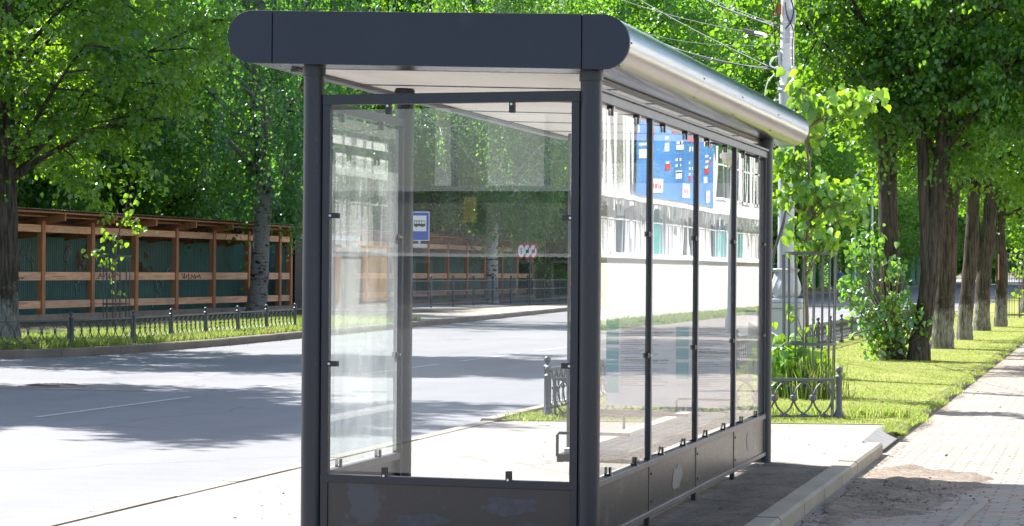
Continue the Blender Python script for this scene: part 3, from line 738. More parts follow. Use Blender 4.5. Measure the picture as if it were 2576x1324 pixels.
for i in range(4):
    ra = [(right_arc[0][0]-.16, 0.0)]+right_arc
    o = arc_sheet(ra, ys[i]+.002, ys[i+1]-.002).build('roof_edge_sheet', MT['steel'], sh, 'auto')
    arc_sheet(left_arc+[(left_arc[-1][0]+.16, 0.0)], ys[i]+.002, ys[i+1]-.002).build('roof_edge_sheet', MT['steel'], sh, 'auto')
    b = MB()
    for k in range(int((ys[i+1]-ys[i])/.16)):
        y = ys[i]+.08+k*.16; x = right_arc[0][0]-.13; b.lathe((x, y, RZ(x)-.004), [(.004, 0), (.006, .005)], 8)
    b.build('rivets', MT['black'], o)
    b = MB()
    for zz in (4, 11, 18):
        x, z = right_arc[zz]; c = Vector((x, ys[i]+.03, z+RZ(x))); nn = Vector((math.cos(-math.pi/2+math.pi*zz/N), 0, math.sin(-math.pi/2+math.pi*zz/N)))
        b.tube([c-nn*.002, c+nn*.004], .005, 8)
    b.build('rivets', MT['black'], o)
x0, x1 = left_arc[0][0], right_arc[-1][0]
MB().prism([(x0, RY0+.012, RH+RZ(x0)-.006), (x1, RY0+.012, RH+RZ(x1)-.006), (x1, RY0+.012, RH+RZ(x1)), (x0, RY0+.012, RH+RZ(x0))], (0, RY1-RY0-.012, 0)).build('roof_top', MT['rooftop'], sh)
# ceiling of white sheets with dark battens between
cx0, cx1 = RX0+cr+.16, RX1-cr-.16
ny = 6
for i in range(ny):
    y0 = RY0+.30+i*(RY1-RY0-.45)/ny; y1 = RY0+.30+(i+1)*(RY1-RY0-.45)/ny
    MB().prism([(cx0-.005, y0+.012, RZ(cx0)+.006), (cx1+.005, y0+.012, RZ(cx1)+.006), (cx1+.005, y0+.012, RZ(cx1)+.014), (cx0-.005, y0+.012, RZ(cx0)+.014)], (0, y1-y0-.024, 0)).build('ceiling_sheet', MT['ceil'], sh)
    MB().prism([(cx0, y0-.02, RZ(cx0)-.001), (cx1, y0-.02, RZ(cx1)-.001), (cx1, y0-.02, RZ(cx1)+.004), (cx0, y0-.02, RZ(cx0)+.004)], (0, .022, 0)).build('ceiling_batten', MT['galv'], sh)
MB().prism([(cx0, RY0+.012, RZ(cx0)), (cx1, RY0+.012, RZ(cx1)), (cx1, RY0+.012, RZ(cx1)+.004), (cx0, RY0+.012, RZ(cx0)+.004)], (0, .266, 0)).build('roof_edge_sheet', MT['steel'], sh)
# grey trim rails along both long edges of the ceiling
for x in (cx0-.02, cx1+.02):
    rail((x, RY0+.25, RZ(x)-.012), (x, RY1-.1, RZ(x)-.012), .045, .02, 'galv', 'ceiling_trim')
# fascia at both ends: three plates with narrow seams
def plate(poly_x, y0, th, name='fascia'):
    pts = [(x, y0, z+RZ(x)) for x, z in poly_x]
    return MB().prism(pts, (0, th, 0)).build(name, MT['navy'], sh, False, .002)
la = [(RX0+cr-.0+cr*1.008*math.cos(math.pi/2+math.pi*i/N), cr+cr*1.008*math.sin(math.pi/2+math.pi*i/N)) for i in range(N+1)]
ra = [(RX1-cr+cr*1.008*math.cos(-math.pi/2+math.pi*i/N), cr+cr*1.008*math.sin(-math.pi/2+math.pi*i/N)) for i in range(N+1)]
sL, sR = -1.717, -.026
for y0 in (RY0-.012, RY1):
    for q in (sL, sR): MB().box((q-.03, y0+.0185, RZ(q)+.004), (q+.03, y0+.022, RZ(q)+RH-.004)).build('seam_light_block', MT['black'], sh)  # black strips added behind the seams to stop light leaking through
    plate(la+[(sL-.003, -.001), (sL-.003, RH+.001)], y0, .018)
    plate([(sL+.003, -.001), (sR-.003, -.001), (sR-.003, RH+.001), (sL+.003, RH+.001)], y0, .018)
    plate(ra+[(sR+.003, RH+.001), (sR+.003, -.001)], y0, .018)
# bench along the rear wall
bn = MB()
for x in (-.16, -.275, -.39): bn.box((x-.05, 1.22, .455), (x+.05, 4.7, .485))
be = bn.build('bench', MT['seat'], sh, False, .003)
fr = MB(); fr.bar((-.1, 1.2, .43), (-.1, 4.72, .43), .035, .04); fr.bar((-.46, 1.2, .43), (-.46, 4.72, .43), .035, .045)
for y in (1.22, 2.95, 4.7): fr.bar((-.46, y, .43), (.0, y, .43), .035, .04)
fr.build('bench_frame', MT['dark'], be)
for y in (1.2, 2.95, 4.72):
    MB().tube([(-.475, y, .44), (-.475, y, .56), (-.465, y, .575), (-.05, y, .575)], .009, 8).build('armrest', MT['dark'], be)
# information poster inside the far end screen
yp = LY-.03
po = thing('information_poster', 'large pale printed poster with turquoise columns on the far end screen', 'poster', (-.75, yp, .45))
MB().box((-.50, 0, 0), (.52, .006, 1.75)).build('sheet', MT['paper'], po)
b = MB()
rg = random.Random(2)
for x0, x1, zlo, zhi in ((-.50, -.40, .10, .95), (.06, .16, .22, .62)):
    z = zlo
    while z < zhi: h = rg.uniform(.05, .13); b.box((x0, -.003, z), (x1, 0, z+h)); z += h+rg.uniform(.01, .04)
b.build('turquoise_columns', MT['teal'], po)
b = MB(); z = .16
while z < .62:
    for x0, x1 in ((-.385, .0), (.19, .50)):
        if rg.random() < .9: b.box((x0, -.002, z), (x0+(x1-x0)*rg.uniform(.35, 1), 0, z+.0035))
    z += .0145
b.build('small_print', MT['ink'], po)
def text(s, size, mat, parent, loc, rot=(math.pi/2, 0, 0), name='lettering', extr=.001, align='LEFT', flip=False):
    cu = bpy.data.curves.new(name, 'FONT'); cu.body = s; cu.size = size; cu.extrude = extr; cu.align_x = align; cu.resolution_u = 2
    o = bpy.data.objects.new(name, cu); COL.objects.link(o)
    me = bpy.data.meshes.new_from_object(o.evaluated_get(bpy.context.evaluated_depsgraph_get())); bpy.data.objects.remove(o)
    if not len(me.polygons): return None
    o = link(name, me, mat, parent); o.location = loc; o.rotation_euler = rot
    if flip: o.scale = (-1, 1, 1)
    return o
text('«Городская художественная галерея»', .021, MT['ink'], po, (-.36, -.003, .575))
text('«Литературно-театральный музей»', .021, MT['ink'], po, (-.36, -.003, .355))
text('Центральная городская библиотека', .018, MT['ink'], po, (.19, -.003, .425))
text('Для развития культуры', .02, MT['teal'], po, (-.25, -.003, .66))

# ------------------------------------------------------------------ cast iron fences
def fence_panel(L, H=.40, z0=.09, nc=7, mat='iron', r=.008, boss=1.0):
    """panel along +X from 0 to L: frame, overlapping rings cut by the rails, bosses"""
    b = MB(); b.bar((0, 0, z0+H), (L, 0, z0+H), .03, .028); b.bar((0, 0, z0), (L, 0, z0), .022, .02)
    for x in (0, L): b.bar((x, 0, z0-.01), (x, 0, z0+H+.01), .028, .028)
    p = L/nc; zc = z0+H/2; R = H/2*1.0
    for i in range(nc+1):
        c = i*p
        for s in (-1, 1):
            pts = []
            for k in range(13):
                a = -math.pi/2+math.pi*k/12; x = c+s*math.cos(a)*p*.98; z = zc+math.sin(a)*R
                if -.001 <= x <= L+.001: pts.append((x, 0, z))
            if len(pts) > 3: b.tube(pts, r, 5)
        if 0 < i < nc: b.lathe((c, 0, zc-.0), [(.001, -.024*boss), (.022*boss, -.014*boss), (.024*boss, 0), (.022*boss, .014*boss), (.001, .024*boss)], 8)
    return b
def fence_post_mb(H=.58, r=.032, ball=.036):
    return MB().lathe((0, 0, 0), [(r*2.0, 0), (r*1.9, .03), (r*1.25, .08), (r, .12), (r, H-.12), (r*1.35, H-.105), (r*1.35, H-.085), (r*.7, H-.07), (r*.6, H-.055)]+[(max(.001, ball*math.sin(math.pi*(i+1.2)/9)), H-.02-ball*math.cos(math.pi*(i+1.2)/9)) for i in range(8)], 14)
def iron_fence(name, label, pts, z, mat='iron', post=None, panel=None, grp=None):
    a = Vector((*pts[0], z)); t = thing(name, label, 'fence', a, grp)
    P = [Vector((*p, z))-a for p in pts]; post = post or dict(); panel = panel or dict()
    for p in P:
        o = fence_post_mb(**post).build('fence_post', MT[mat], t, 'auto'); o.location = p
    for i in range(len(P)-1):
        d = P[i+1]-P[i]; o = fence_panel(d.length-.14, **panel).build('fence_panel', MT[mat], t)
        o.location = P[i]+d.normalized()*.07; o.rotation_euler = (0, 0, math.atan2(d.y, d.x))
    return t
fp = [G(x, y, ZV)[:2] for x, y in ((-330, 893), (-80, 885), (178, 874), (335, 864), (430, 857), (517, 850), (598, 843), (670, 837), (742, 831))]
iron_fence('iron_fence', 'low dark cast iron fence along the verge across the road', fp, ZV, 'iron', dict(H=.60), dict(H=.38, z0=.09, nc=7, r=.009))
fl = [(-2.82, 9.98), (-1.47, 10.45), (-.05, 11.0)]
iron_fence('iron_fence', 'low grey iron ring fence across the front of the lawn, behind the shelter', fl, PADZ, 'irongrey', dict(H=.52), dict(H=.37, z0=.03, nc=7, r=.0105, boss=1.7))
side = [(-2.9, 10.25+1.9*i) for i in range(32)]
iron_fence('iron_fence', 'long low iron fence between the lawn and the road', side, PADZ, 'iron', dict(H=.60), dict(H=.40, z0=.08, nc=9, r=.01))
# railing with upright bars beyond the bus bay
def railing(name, label, a, b_, H, bay, z, ringed=True):
    a = Vector((*a, z)); c = Vector((*b_, z)); d = c-a; n = max(1, round(d.length/bay)); t = thing(name, label, 'fence', a)
    u = d.normalized()
    for i in range(n+1):
        o = MB().tube([(0, 0, 0), (0, 0, H+.12)], .04, 8).ball((0, 0, H+.15), .05, 8).build('railing_post', MT['iron'], t); o.location = u*(d.length*i/n)
    for i in range(n):
        m = MB(); L = d.length/n-.1
        for z1 in (.15, H*.62, H): m.bar((0, 0, z1), (L, 0, z1), .035, .035)
        k = int(L/.14)
        for j in range(k+1): m.bar((L*j/k, 0, .15), (L*j/k, 0, H), .018, .018)
        o = m.build('railing_panel', MT['iron'], t); o.location = u*(d.length*i/n+.05); o.rotation_euler = (0, 0, math.atan2(u.y, u.x))
    return t
railing('iron_railing', 'dark iron railing in front of the farther timber walkway', (-21.6, 62), (-21.9, 96), 1.0, 2.9, ZV)
railing('iron_railing', 'tall iron railing in front of the bright shrub past the walkway', (-23.2, 97), (-21.5, 150), 2.1, 3.0, ZV)

# ------------------------------------------------------------------ timber walkways with green sheet backs
def walkway(label, ylist, x=-24.2, tags=True):
    y0, y1 = ylist[0], ylist[-1]; t = thing('covered_walkway', label, 'covered walkway', (x, y0, ZV)); L = y1-y0; X = -2.3
    for y in ylist:
        MB().box((-.08, y-y0-.09, -.05), (.08, y-y0+.09, 2.60)).build('timber_post', MT['wood'], t, False, .006)
        MB().prism([(.62, y-y0-.03+.13, 2.80), (.62, y-y0-.03+.13, 2.60), (X-.2, y-y0-.03+.13, 2.13), (X-.2, y-y0-.03+.13, 2.32)], (0, .07, 0)).build('rafter', MT['wood'], t)
    for i in range(len(ylist)-1):
        a, c = ylist[i]-y0+.092, ylist[i+1]-y0-.092
        for z, h in ((2.40, .19), (1.16, .22), (.42, .20)):
            MB().box((-.02, a, z-h/2), (.04, c, z+h/2)).build('rail_board', MT['woodl'], t, False, .004)
    b = MB(); n = int((L+5)/.11); vs = []                      # trapezoid sheet along the back
    for i in range(n+1):
        y = -.4+i*(L+5.4)/n
        for dy, dx in ((0, 0), (.03, .035), (.055, .035), (.085, 0)): vs.append((X+dx, y+dy))
    for i in range(len(vs)-1):
        (xa, ya), (xb, yb) = vs[i], vs[i+1]; k = len(b.v)
        b.v += [(xa, ya, .0), (xb, yb, .0), (xb, yb, 2.25), (xa, ya, 2.25)]; b.f.append((k, k+1, k+2, k+3))
    o = b.build('sheet_wall', MT['greensheet'], t)
    md = o.modifiers.new('thickness', 'SOLIDIFY'); md.thickness = .006
    MB().box((.1, -.3, -.05), (.16, L+.3, .17)).build('kick_board', MT['woodg'], t)
    MB().box((X, -.3, -.05), (.1, L+(4 if tags else .3), .06)).build('deck', MT['woodg'], t)
    b = MB(); n = int((L+1)/.16); z1, z2 = 2.86, 2.28      # wavy roof
    for i in range(n*2+1):
        y = -.5+i*(L+1)/(n*2); w_ = .025*(i % 2); b.v += [(.75, y, z1+w_), (X-.35, y, z2+w_)]
    for i in range(n*2): b.f.append((2*i, 2*i+2, 2*i+3, 2*i+1))
    o = b.build('roof', MT['roofsheet'], t); md = o.modifiers.new('thickness', 'SOLIDIFY'); md.thickness = .008
    b = MB()
    for xx in (-1.6, -.8, .1, .6):
        zz = z1-(.75-xx)*(z1-z2)/(.75+2.65); b.box((xx-.03, -.5, zz-.055), (xx+.03, L+.5, zz-.012))
    b.build('purlins', MT['wood'], t)
    if tags:                                              # sprayed scrawls on the middle boards
        rg = random.Random(4)
        spray = simple('black_spray', (.03, .03, .035), .8)
        for i, yy in ((0, .9), (1, .25), (3, .3), (5, .5)):
            if i >= len(ylist)-1: continue
            b = MB(); a = ylist[i]-y0+.15+yy*.4; pts = []
            for k in range(26):
                pts.append((.047, a+k*.055+rg.uniform(-.05, .05), 1.16+rg.uniform(-.085, .085)))
            b.tube(pts, .010, 4); b.build('graffiti', spray, t)
        pale = simple('faded_white_spray', (.32, .36, .37), .8); rusty = simple('faded_orange_spray', (.33, .14, .08), .8)
        for yc, zc, m_, s_ in ((8.6, 1.7, pale, .4), (11.5, 1.9, pale, .5), (12.2, 1.3, pale, .45), (13.1, 1.75, pale, .4), (12.0, 1.7, rusty, .35), (16.2, 1.6, rusty, .25), (17.2, 1.0, pale, .35)):
            b = MB()
            for k in range(7):
                p = [(X+.06, yc+rg.gauss(0, s_), zc+rg.gauss(0, s_*.5))]
                for q in range(5): p.append((X+.06, p[-1][1]+rg.uniform(-.14, .14), p[-1][2]+rg.uniform(-.2, .12)))
                b.tube(p, .02, 4)
            b.build('graffiti', m_, t)
    return t
pxs = lambda px, x: float(PX(px, 760, x)[1])
ya = [pxs(px, -24.2) for px in (103, 228, 338, 440, 534, 622, 700)]
ya = [ya[0]-5.3, ya[0]-2.65]+ya+[ya[-1]+1.0]
walkway('roofed timber walkway with a green corrugated back, left of the shelter', ya)
yb = [pxs(px, -24.9) for px in (862, 918, 972, 1024, 1074, 1123.6, 1172, 1216, 1260, 1299, 1336)]
walkway('farther roofed timber walkway seen through the front glass of the shelter', yb, -24.9, False)
t = thing('opening_sheet', 'thin dark maroon sheet standing in for the dark opening between the two timber walkways, with a pale top edge', 'partition', (-25.4, (ya[-1]+yb[0])/2, ZV))  # thin dark sheet added in place of the dark opening and cabin
hl = (yb[0]-ya[-1])/2-.5
MB().box((1.0, -hl, 0), (1.2, hl, 2.45)).build('dark_sheet', MT['maroon'], t)
MB().box((.9, -hl-.1, 2.45), (1.3, hl+.1, 2.62)).build('top_edge', MT['palegrey'], t)
MB().box((1.2, -.5, .05), (1.24, .45, 2.1)).build('front_sheet', MT['roofsheet'], t)
g = bpy.data.objects.new
gr = MB(); rg = random.Random(9)
# ------------------------------------------------------------------ signs
s0 = G(1031, 816, ZV); D65 = PX(1065, 553, s0[0])
t = thing('bus_stop_sign', 'blue and white bus stop sign on a grey pole across the road', 'road sign', (s0[0], s0[1], ZV), rz=YAW)
MB().tube([(0, 0, 0), (0, 0, 2.26)], .03, 10).build('pole', MT['poleg'], t, 'auto')
MB().box((.0, -.03, 1.96), (.42, .03, 2.04)).build('bracket', MT['palegrey'], t, False, .01)
MB().box((.20, -.015, 2.02), (.26, .015, 2.14)).build('bracket', MT['palegrey'], t)
zc0 = 2.14
o = MB().box((-.06, -.02, zc0), (.52, .0, zc0+.92)).build('sign_plate', MT['signwhite'], t, False, .008)
MB().box((-.04, -.026, zc0+.02), (.50, -.021, zc0+.90)).build('blue_field', MT['signblue'], o)
MB().box((.03, -.031, zc0+.30), (.43, -.027, zc0+.80)).build('white_field', MT['signwhite'], o)
o.scale = (.86, 1, .80); o.location = (.035, 0, zc0*.20)
b = MB()
bx0, bz0 = .06, zc0+.46
b.box((bx0, -.036, bz0), (bx0+.34, -.032, bz0+.075))
b.box((bx0, -.036, bz0+.16), (bx0+.33, -.032, bz0+.18))
for x in (0, .075, .15, .225, .32): b.box((bx0+x, -.036, bz0+.075), (bx0+x+.014, -.032, bz0+.16))
for x in (.07, .255): b.tube([(bx0+x, -.032, bz0), (bx0+x, -.038, bz0)], .036, 16)
b.build('bus_pictogram', MT['black'], o)
s1 = PX(1318, 632, -20.9)
t = thing('weight_limit_signs', 'three round red-ringed limit signs in a row behind the birch, seen through glass', 'road sign', (s1[0], s1[1], ZV), rz=YAW)
ms = PX(1335, 760, -20.9)
MB().tube([(.25, .03, 0), (.25, .03, 2.6)], .03, 8).build('pole', MT['iron'], t)
for i, dx in enumerate((-.22, .26, .72)):
    zc = s1[2]-ZV
    o = MB().tube([(dx, 0, zc), (dx, .02, zc)], .33, 28).build('sign_disc', MT['signred'], t); o.scale = (.52, 1, 1); o.location.x = -.12+i*.27-dx*.56
    MB().tube([(dx, -.006, zc), (dx, -.001, zc)], .26, 28).build('white_field', MT['signwhite'], o)
    if i == 0: text('5', .36, MT['black'], o, (dx, -.009, zc-.13), align='CENTER')
    else: MB().bar((dx-.2, -.008, zc-.2), (dx+.2, -.008, zc+.2), .004, .06, (0, 0, 1)).box((dx-.12, -.009, zc-.08), (dx+.12, -.007, zc+.06)).build('pictogram', MT['black' if i == 1 else 'signred'], o)

# ------------------------------------------------------------------ pole with wires, cabinet, saplings
pp0 = G(1975, 950, PADZ); px_, py_ = float(pp0[0]), float(pp0[1])
def PZ(py): return float(PY(1975, py, py_)[2])
t = thing('utility_pole', 'pale grey utility pole on an ornate pedestal, hung with wires', 'pole', (px_, py_, PADZ))
zz = lambda y: PZ(y)-PADZ
MB().box((-.24, -.24, 0), (.24, .24, zz(775))).box((-.28, -.28, zz(775)), (.28, .28, zz(762))).box((-.3, -.3, 0), (.3, .3, .16)).box((-.26, -.26, zz(762)), (.26, .26, zz(752))).build('pedestal', MT['poleg'], t, False, .015)
v = MB(); vz0, vz1 = zz(752), zz(676)
nv = 28; pr = [(.17, 0), (.16, .05), (.19, .12), (.215, .3), (.20, .5), (.165, .72), (.155, .86), (.19, .93), (.20, .97), (.17, 1)]
for r_, q in pr:
    for k in range(nv): a = 2*math.pi*k/nv+q*.5; rr_ = r_*(1+(.05 if k % 2 else -.02)*(1 if .05 < q < .9 else 0)); v.v.append((rr_*math.cos(a), rr_*math.sin(a), vz0+(vz1-vz0)*q))
for i in range(len(pr)-1):
    for k in range(nv): a, c = i*nv+k, i*nv+(k+1) % nv; v.f.append((a, c, c+nv, a+nv))
v.build('fluted_vase', MT['poleg'], t, 'auto')
MB().tube([(0, 0, vz1-.01), (0, 0, zz(215))], [.118, .112], 20).lathe((0, 0, zz(232)), [(.12, 0), (.135, .03), (.12, .06), (.135, .09), (.12, .12)], 20).build('lower_shaft', MT['poleg'], t, 'auto')
MB().tube([(0, 0, zz(215)), (0, 0, zz(195)), (0, 0, zz(-120))], [.112, .102, .085], 18).build('upper_shaft', MT['polew'], t, 'auto')
MB().lathe((0, 0, zz(190)), [(.12, 0), (.122, .06), (.112, .062)], 18).build('collar', MT['polew'], t, 'auto')
for s in (-1, 1): MB().tube([(s*.07, -.09, zz(190)), (s*.13, -.13, zz(170))], [.022, .028], 10).build('stub_tube', MT['polew'], t)
MB().box((.03, -.125, zz(62)), (.13, -.06, zz(28))).build('junction_box', MT['palegrey'], t, False, .006)
MB().box((-.13, -.1, zz(165)), (-.08, -.03, zz(130))).build('junction_box', MT['palegrey'], t, False, .006)
MB().box((-.02, -.115, zz(110)), (.05, -.08, zz(72))).build('junction_box', MT['palegrey'], t, False, .006)
MB().tube([(-.08, -.08, zz(20)), (-.2, -.1, zz(28)), (-.19, -.1, zz(42)), (-.1, -.1, zz(38))], .012, 6).box((-.13, -.12, zz(38)), (-.075, -.06, zz(12))).build('rusty_bracket', MT['rust'], t)
b = MB()
for y in (60, 84, 98, 125, 150, 172): b.lathe((0, 0, zz(y)), [(.106, 0), (.106, .02)], 18)
b.build('steel_bands', MT['screw'], t, 'auto')
b = MB(); b.tube([(-.13, -.1, zz(890)), (-.16, -.12, zz(800)), (-.2, -.16, zz(700)), (-.15, -.14, zz(640)), (-.02, -.125, zz(560)), (.03, -.12, zz(500))], .02, 8)
b.build('conduit', MT['cableg'], t, True)
def loop(pts, r=.008, m='cable'):
    b = MB(); P = [Vector(p) for p in pts]; out = []
    for i in range(len(P)-1):
        p0, p1, p2, p3 = P[max(i-1, 0)], P[i], P[i+1], P[min(i+2, len(P)-1)]
        for q in range(6):
            s = q/6; out.append(.5*((2*p1)+(p2-p0)*s+(2*p0-5*p1+4*p2-p3)*s*s+(3*p1-p0-3*p2+p3)*s**3))
    out.append(P[-1]); b.tube(out, r, 5); return b
def up(px, py, dy=0):
    p = PY(px, py, py_+dy); return (p[0]-px_, p[1]-py_, p[2]-PADZ)
loop([up(1963, 55, -.12), up(1953, 25, -.14), up(1962, -5, -.14), up(1985, -8, -.14), up(1996, 25, -.14), up(1990, 55, -.14), up(1975, 72, -.13)], .010).build('cable_loop', MT['cable'], t, True)
loop([up(1975, 5, -.13), up(1980, 40, -.14), up(1995, 75, -.14), up(1993, 120, -.14), up(1994, 165, -.14)], .008).build('cable_loop', MT['cable'], t, True)
loop([up(1957, 72, -.1), up(1948, 66, -.1)], .02, 'cableg').build('insulator', MT['cableg'], t)
loop([up(1960, 140, -.1), up(1942, 150, -.1), up(1938, 165, -.1), up(1950, 172, -.1)], .012).build('pale_lead', MT['white'], t, True)
loop([up(1950, 185, -.1), up(1930, 210, -.1), up(1922, 255, -.1)], .009).build('pale_lead', MT['white'], t, True)
loop([up(1946, 170, -.1), up(1955, 215, -.1), up(1951, 262, -.1)], .009).build('hanging_lead', MT['cable'], t, True)
loop([up(1945, 0, -.1), up(1948, 80, -.1), up(1955, 150, -.1), up(1958, 180, -.1)], .008).build('hanging_lead', MT['cable'], t, True)
# overhead cables to poles across the road (all end out of frame)
def wire(label, a, b_, r=.016, sag=.25, m='cableg', Ya=None, Yb=None, bundle=1):
    r *= .62; A = Vector(PY(a[0], a[1], Ya or py_)); Bp = Vector(PY(b_[0], b_[1], Yb or py_+9)); bb = MB()
    for k in range(bundle):
        pts = []
        for i in range(17):
            q = i/16; p = A.lerp(Bp, q); p.z -= sag*4*q*(1-q)-k*.028*math.sin(9*q+k*2); p.x += k*.01; pts.append(p)
        bb.tube(pts, r, 5)
    o = bb.build('overhead_cable', MT[m], None, True); return tag(o, label, 'cable', 'cables running to the utility pole')
wire('lowest twin cable, ending at the pole beside the shelter roof', (1946, 176), (1500, 38), .013, .15, bundle=2)
wire('cable crossing down to meet the lowest twin cable at the pole', (1944, 172), (1560, -30), .013, .05)
wire('thick upper cable ending at the corrugated insulator on the pole', (1960, 70), (1650, -60), .015, .05, bundle=2)
wire('thin upper cable just above the thick one', (1958, 62), (1720, -40), .011, .05)
wire('dark cable holding the long strain clamp left of the pole', (1995, 96), (1500, -25), .011, .12, 'cable')
wire('thin slack cable passing under the strain clamp', (1972, 112), (1500, 40), .008, .2)
for (a, c, lb) in (((2000, 20), (2190, 330), 'black cable dropping right from the pole, the leftmost of three'), ((2002, 0), (2240, 330), 'black cable dropping right from the pole, the middle of three'), ((2006, -20), (2290, 330), 'black cable dropping right from the pole, the rightmost of three')):
    wire(lb, a, c, .008, .1, 'cable', None, py_+4)
# strain clamp
A = Vector(PY(1873, 77, py_+.9)); Bp = Vector(PY(1925, 90, py_+.5)); md_ = A.lerp(Bp, .55)
t = thing('strain_clamp', 'long strain clamp with a silver end on the dark cable left of the pole', 'cable clamp', md_)
MB().bar(A-md_, (0, 0, 0), .05, .06).build('ribbed_body', MT['cable'], t, False, .004); MB().tube([(0, 0, 0), Bp-md_], .034, 10).build('silver_end', MT['screw'], t)
# steel cabinet by the pole
c0 = G(1938, 960, PADZ)
t = thing('electrical_cabinet', 'pale grey sloped-top cabinet at the foot of the pole, behind the shelter', 'cabinet', (c0[0], c0[1]-.2, PADZ))
MB().prism([(-.25, -.18, 0), (.12, -.18, 0), (.12, -.18, .62), (-.25, -.18, .82)], (0, .36, 0)).build('body', MT['poleg'], t, False, .01)
MB().box((-.2, -.19, .08), (.07, -.181, .58)).build('door', MT['palegrey'], t)

def guard(label, c, z, R, H, rings, nb=16, mat='iron', lean=0, grp=None):
    t = thing('tree_guard', label, 'tree guard', (c[0], c[1], z), grp)
    b = MB()
    for k in range(nb):
        a = 2*math.pi*(k+.3)/nb; b.tube([(R*.95*math.cos(a), R*.95*math.sin(a), 0), (R*math.cos(a), R*math.sin(a), H-.01)], .0085, 5)
    b.build('bars', MT[mat], t)
    for h in rings:
        pr = MB(); n = 36; vs = []
        for k in range(n):
            a = 2*math.pi*k/n
            for rr_, z_ in ((R+.004, h-.018), (R+.012, h-.018), (R+.012, h+.018), (R+.004, h+.018)): vs.append((rr_*math.cos(a), rr_*math.sin(a), z_))
        pr.add(vs, [(k*4+j, k*4+(j+1) % 4, ((k+1) % n)*4+(j+1) % 4, ((k+1) % n)*4+j) for k in range(n) for j in range(4)])
        pr.build('ring', MT[mat], t)
    return t
def sapling(label, base, z, trunk_px, clusters, Yp, leafs, per, sp, mat, name='linden_sapling', r0=.028, dy=.25, seed=1):
    rg = np.random.default_rng(seed); t = thing(name, label, 'tree', (base[0], base[1], z)); o3 = np.array([base[0], base[1], z])
    tr = [np.array([0, 0, -.05])]+[PY(x, y, Yp)-o3 for x, y in trunk_px]; b = MB()
    b.tube(tr, [r0*(1-.75*i/(len(tr)-1)) for i in range(len(tr))], 8)
    P = []; D = []
    for (x, y, *m) in clusters:
        k = m[0] if m else 1.0; c = PY(x, y, Yp+rg.uniform(-dy, dy))-o3
        # join it to the trunk a bit lower down
        zt_ = max(.3, c[2]-.35); i = int(np.argmin([abs(p[2]-zt_) for p in tr])); a = tr[i]
        mid = (a+c)/2+[0, 0, .08]; b.tube([a, mid, c], [r0*.38, r0*.25, .004], 5)
        n = int(per*k); q = rg.uniform(0, 1, n)[:, None]
        p = mid*(1-q)*.35+c*(1-(1-q)*.35)+rg.normal(0, sp, (n, 3))*[1, 1, .7]
        P.append(p); D.append(rg.normal(0, .45, (n, 3))+[0, 0, -.75]+(c-a)*.25)
        for j in range(0, n, 4): b.tube([c*.5+mid*.5, p[j]], [.005, .002], 3, False)
    P = np.concatenate(P); D = np.concatenate(D); n = len(P)
    b.build('trunk', MT['twig'], t, 'auto')
    Nn = norm(rg.normal(0, .5, (n, 3))+[.1, -.55, .6])
    link('crown', leaf_mesh('crown', P, D, Nn, leafs*rg.uniform(.55, 1.2, n), HEART), MT[mat], t)
    return t
gb = G(2034, 1000, PADZ)
ringy = [float(PY(2034, y, gb[1])[2])-PADZ for y in (864, 638)]
guard('tall round iron tree guard on the lawn just behind the shelter', gb, PADZ, .315, ringy[1], [ringy[0], ringy[1], .1], 18, 'irongrey')
sapling('young linden with bright yellow-green leaves inside the nearer tree guard', gb, PADZ,
        [(2028, 900), (2030, 800), (2026, 700), (2024, 640), (2034, 560), (2030, 500), (2036, 430), (2030, 380), (2036, 320), (2030, 270), (2016, 230)],
        [(1990, 200, .3), (2004, 218, .6), (2022, 245, 1), (2045, 262, 1), (2080, 255, 1.1), (2110, 250, 1.2), (2140, 255, 1.3), (2170, 248, 1.2), (2198, 240, 1), (2150, 285, .7), (2205, 262, .5), (2035, 310, .8), (2050, 335, .4), (2005, 300, .6),
         (1950, 385, 1), (1972, 392, 1.0), (2003, 405, 1.0), (1960, 430, .7), (1992, 440, .7), (2020, 450, 1.2), (1975, 480, .9), (2010, 485, 1.1), (1945, 505, .6), (2050, 465, 1), (2080, 465, 1.2), (2110, 470, 1.2), (2140, 478, 1.2), (2160, 500, .9), (2155, 530, .7), (2130, 545, .5), (2100, 520, .7), (2070, 540, .5),
         (2000, 555, .4), (1995, 575, .25), (2035, 560, .3), (2050, 585, .5), (2020, 610, .4), (2075, 600, .5), (2095, 612, .4), (2035, 630, .3), (2000, 780, .15), (2048, 800, .1), (2003, 830, .12)],
        float(gb[1]), .112, 32, .092, 'lf_sap', dy=.35)
gl_ = G(292, 834, ZV)
guard('round iron tree guard on the verge across the road, before the green wall', gl_, ZV, .30, float(PY(292, 645, gl_[1])[2])-ZV, [float(PY(292, 645, gl_[1])[2])-ZV, float(PY(292, 765, gl_[1])[2])-ZV], 12)
sapling('thin leaning sapling with few bright leaves in the guard across the road', gl_, ZV, [(291, 760), (290, 700), (292, 640), (296, 600), (303, 560), (325, 490)],
        [(338, 488, .6), (352, 495, .4), (322, 540, 1), (335, 552, .8), (310, 560, .7), (357, 575, .9), (375, 580, .6), (270, 590, .6), (283, 600, .6), (290, 618, .4), (232, 635, .9), (250, 630, .7), (285, 650, .5), (278, 665, .5), (285, 705, .25), (295, 742, .25), (292, 725, .15)],
        float(gl_[1]), .11, 12, .09, 'lf_sap', 'linden_sapling', .02, .2, 4)
g2 = G(2565, 800, PADZ)
guard('distant tree guard at the right edge beyond the linden row', g2, PADZ, .45, 2.2, [.1, 1.2, 2.2], 12)
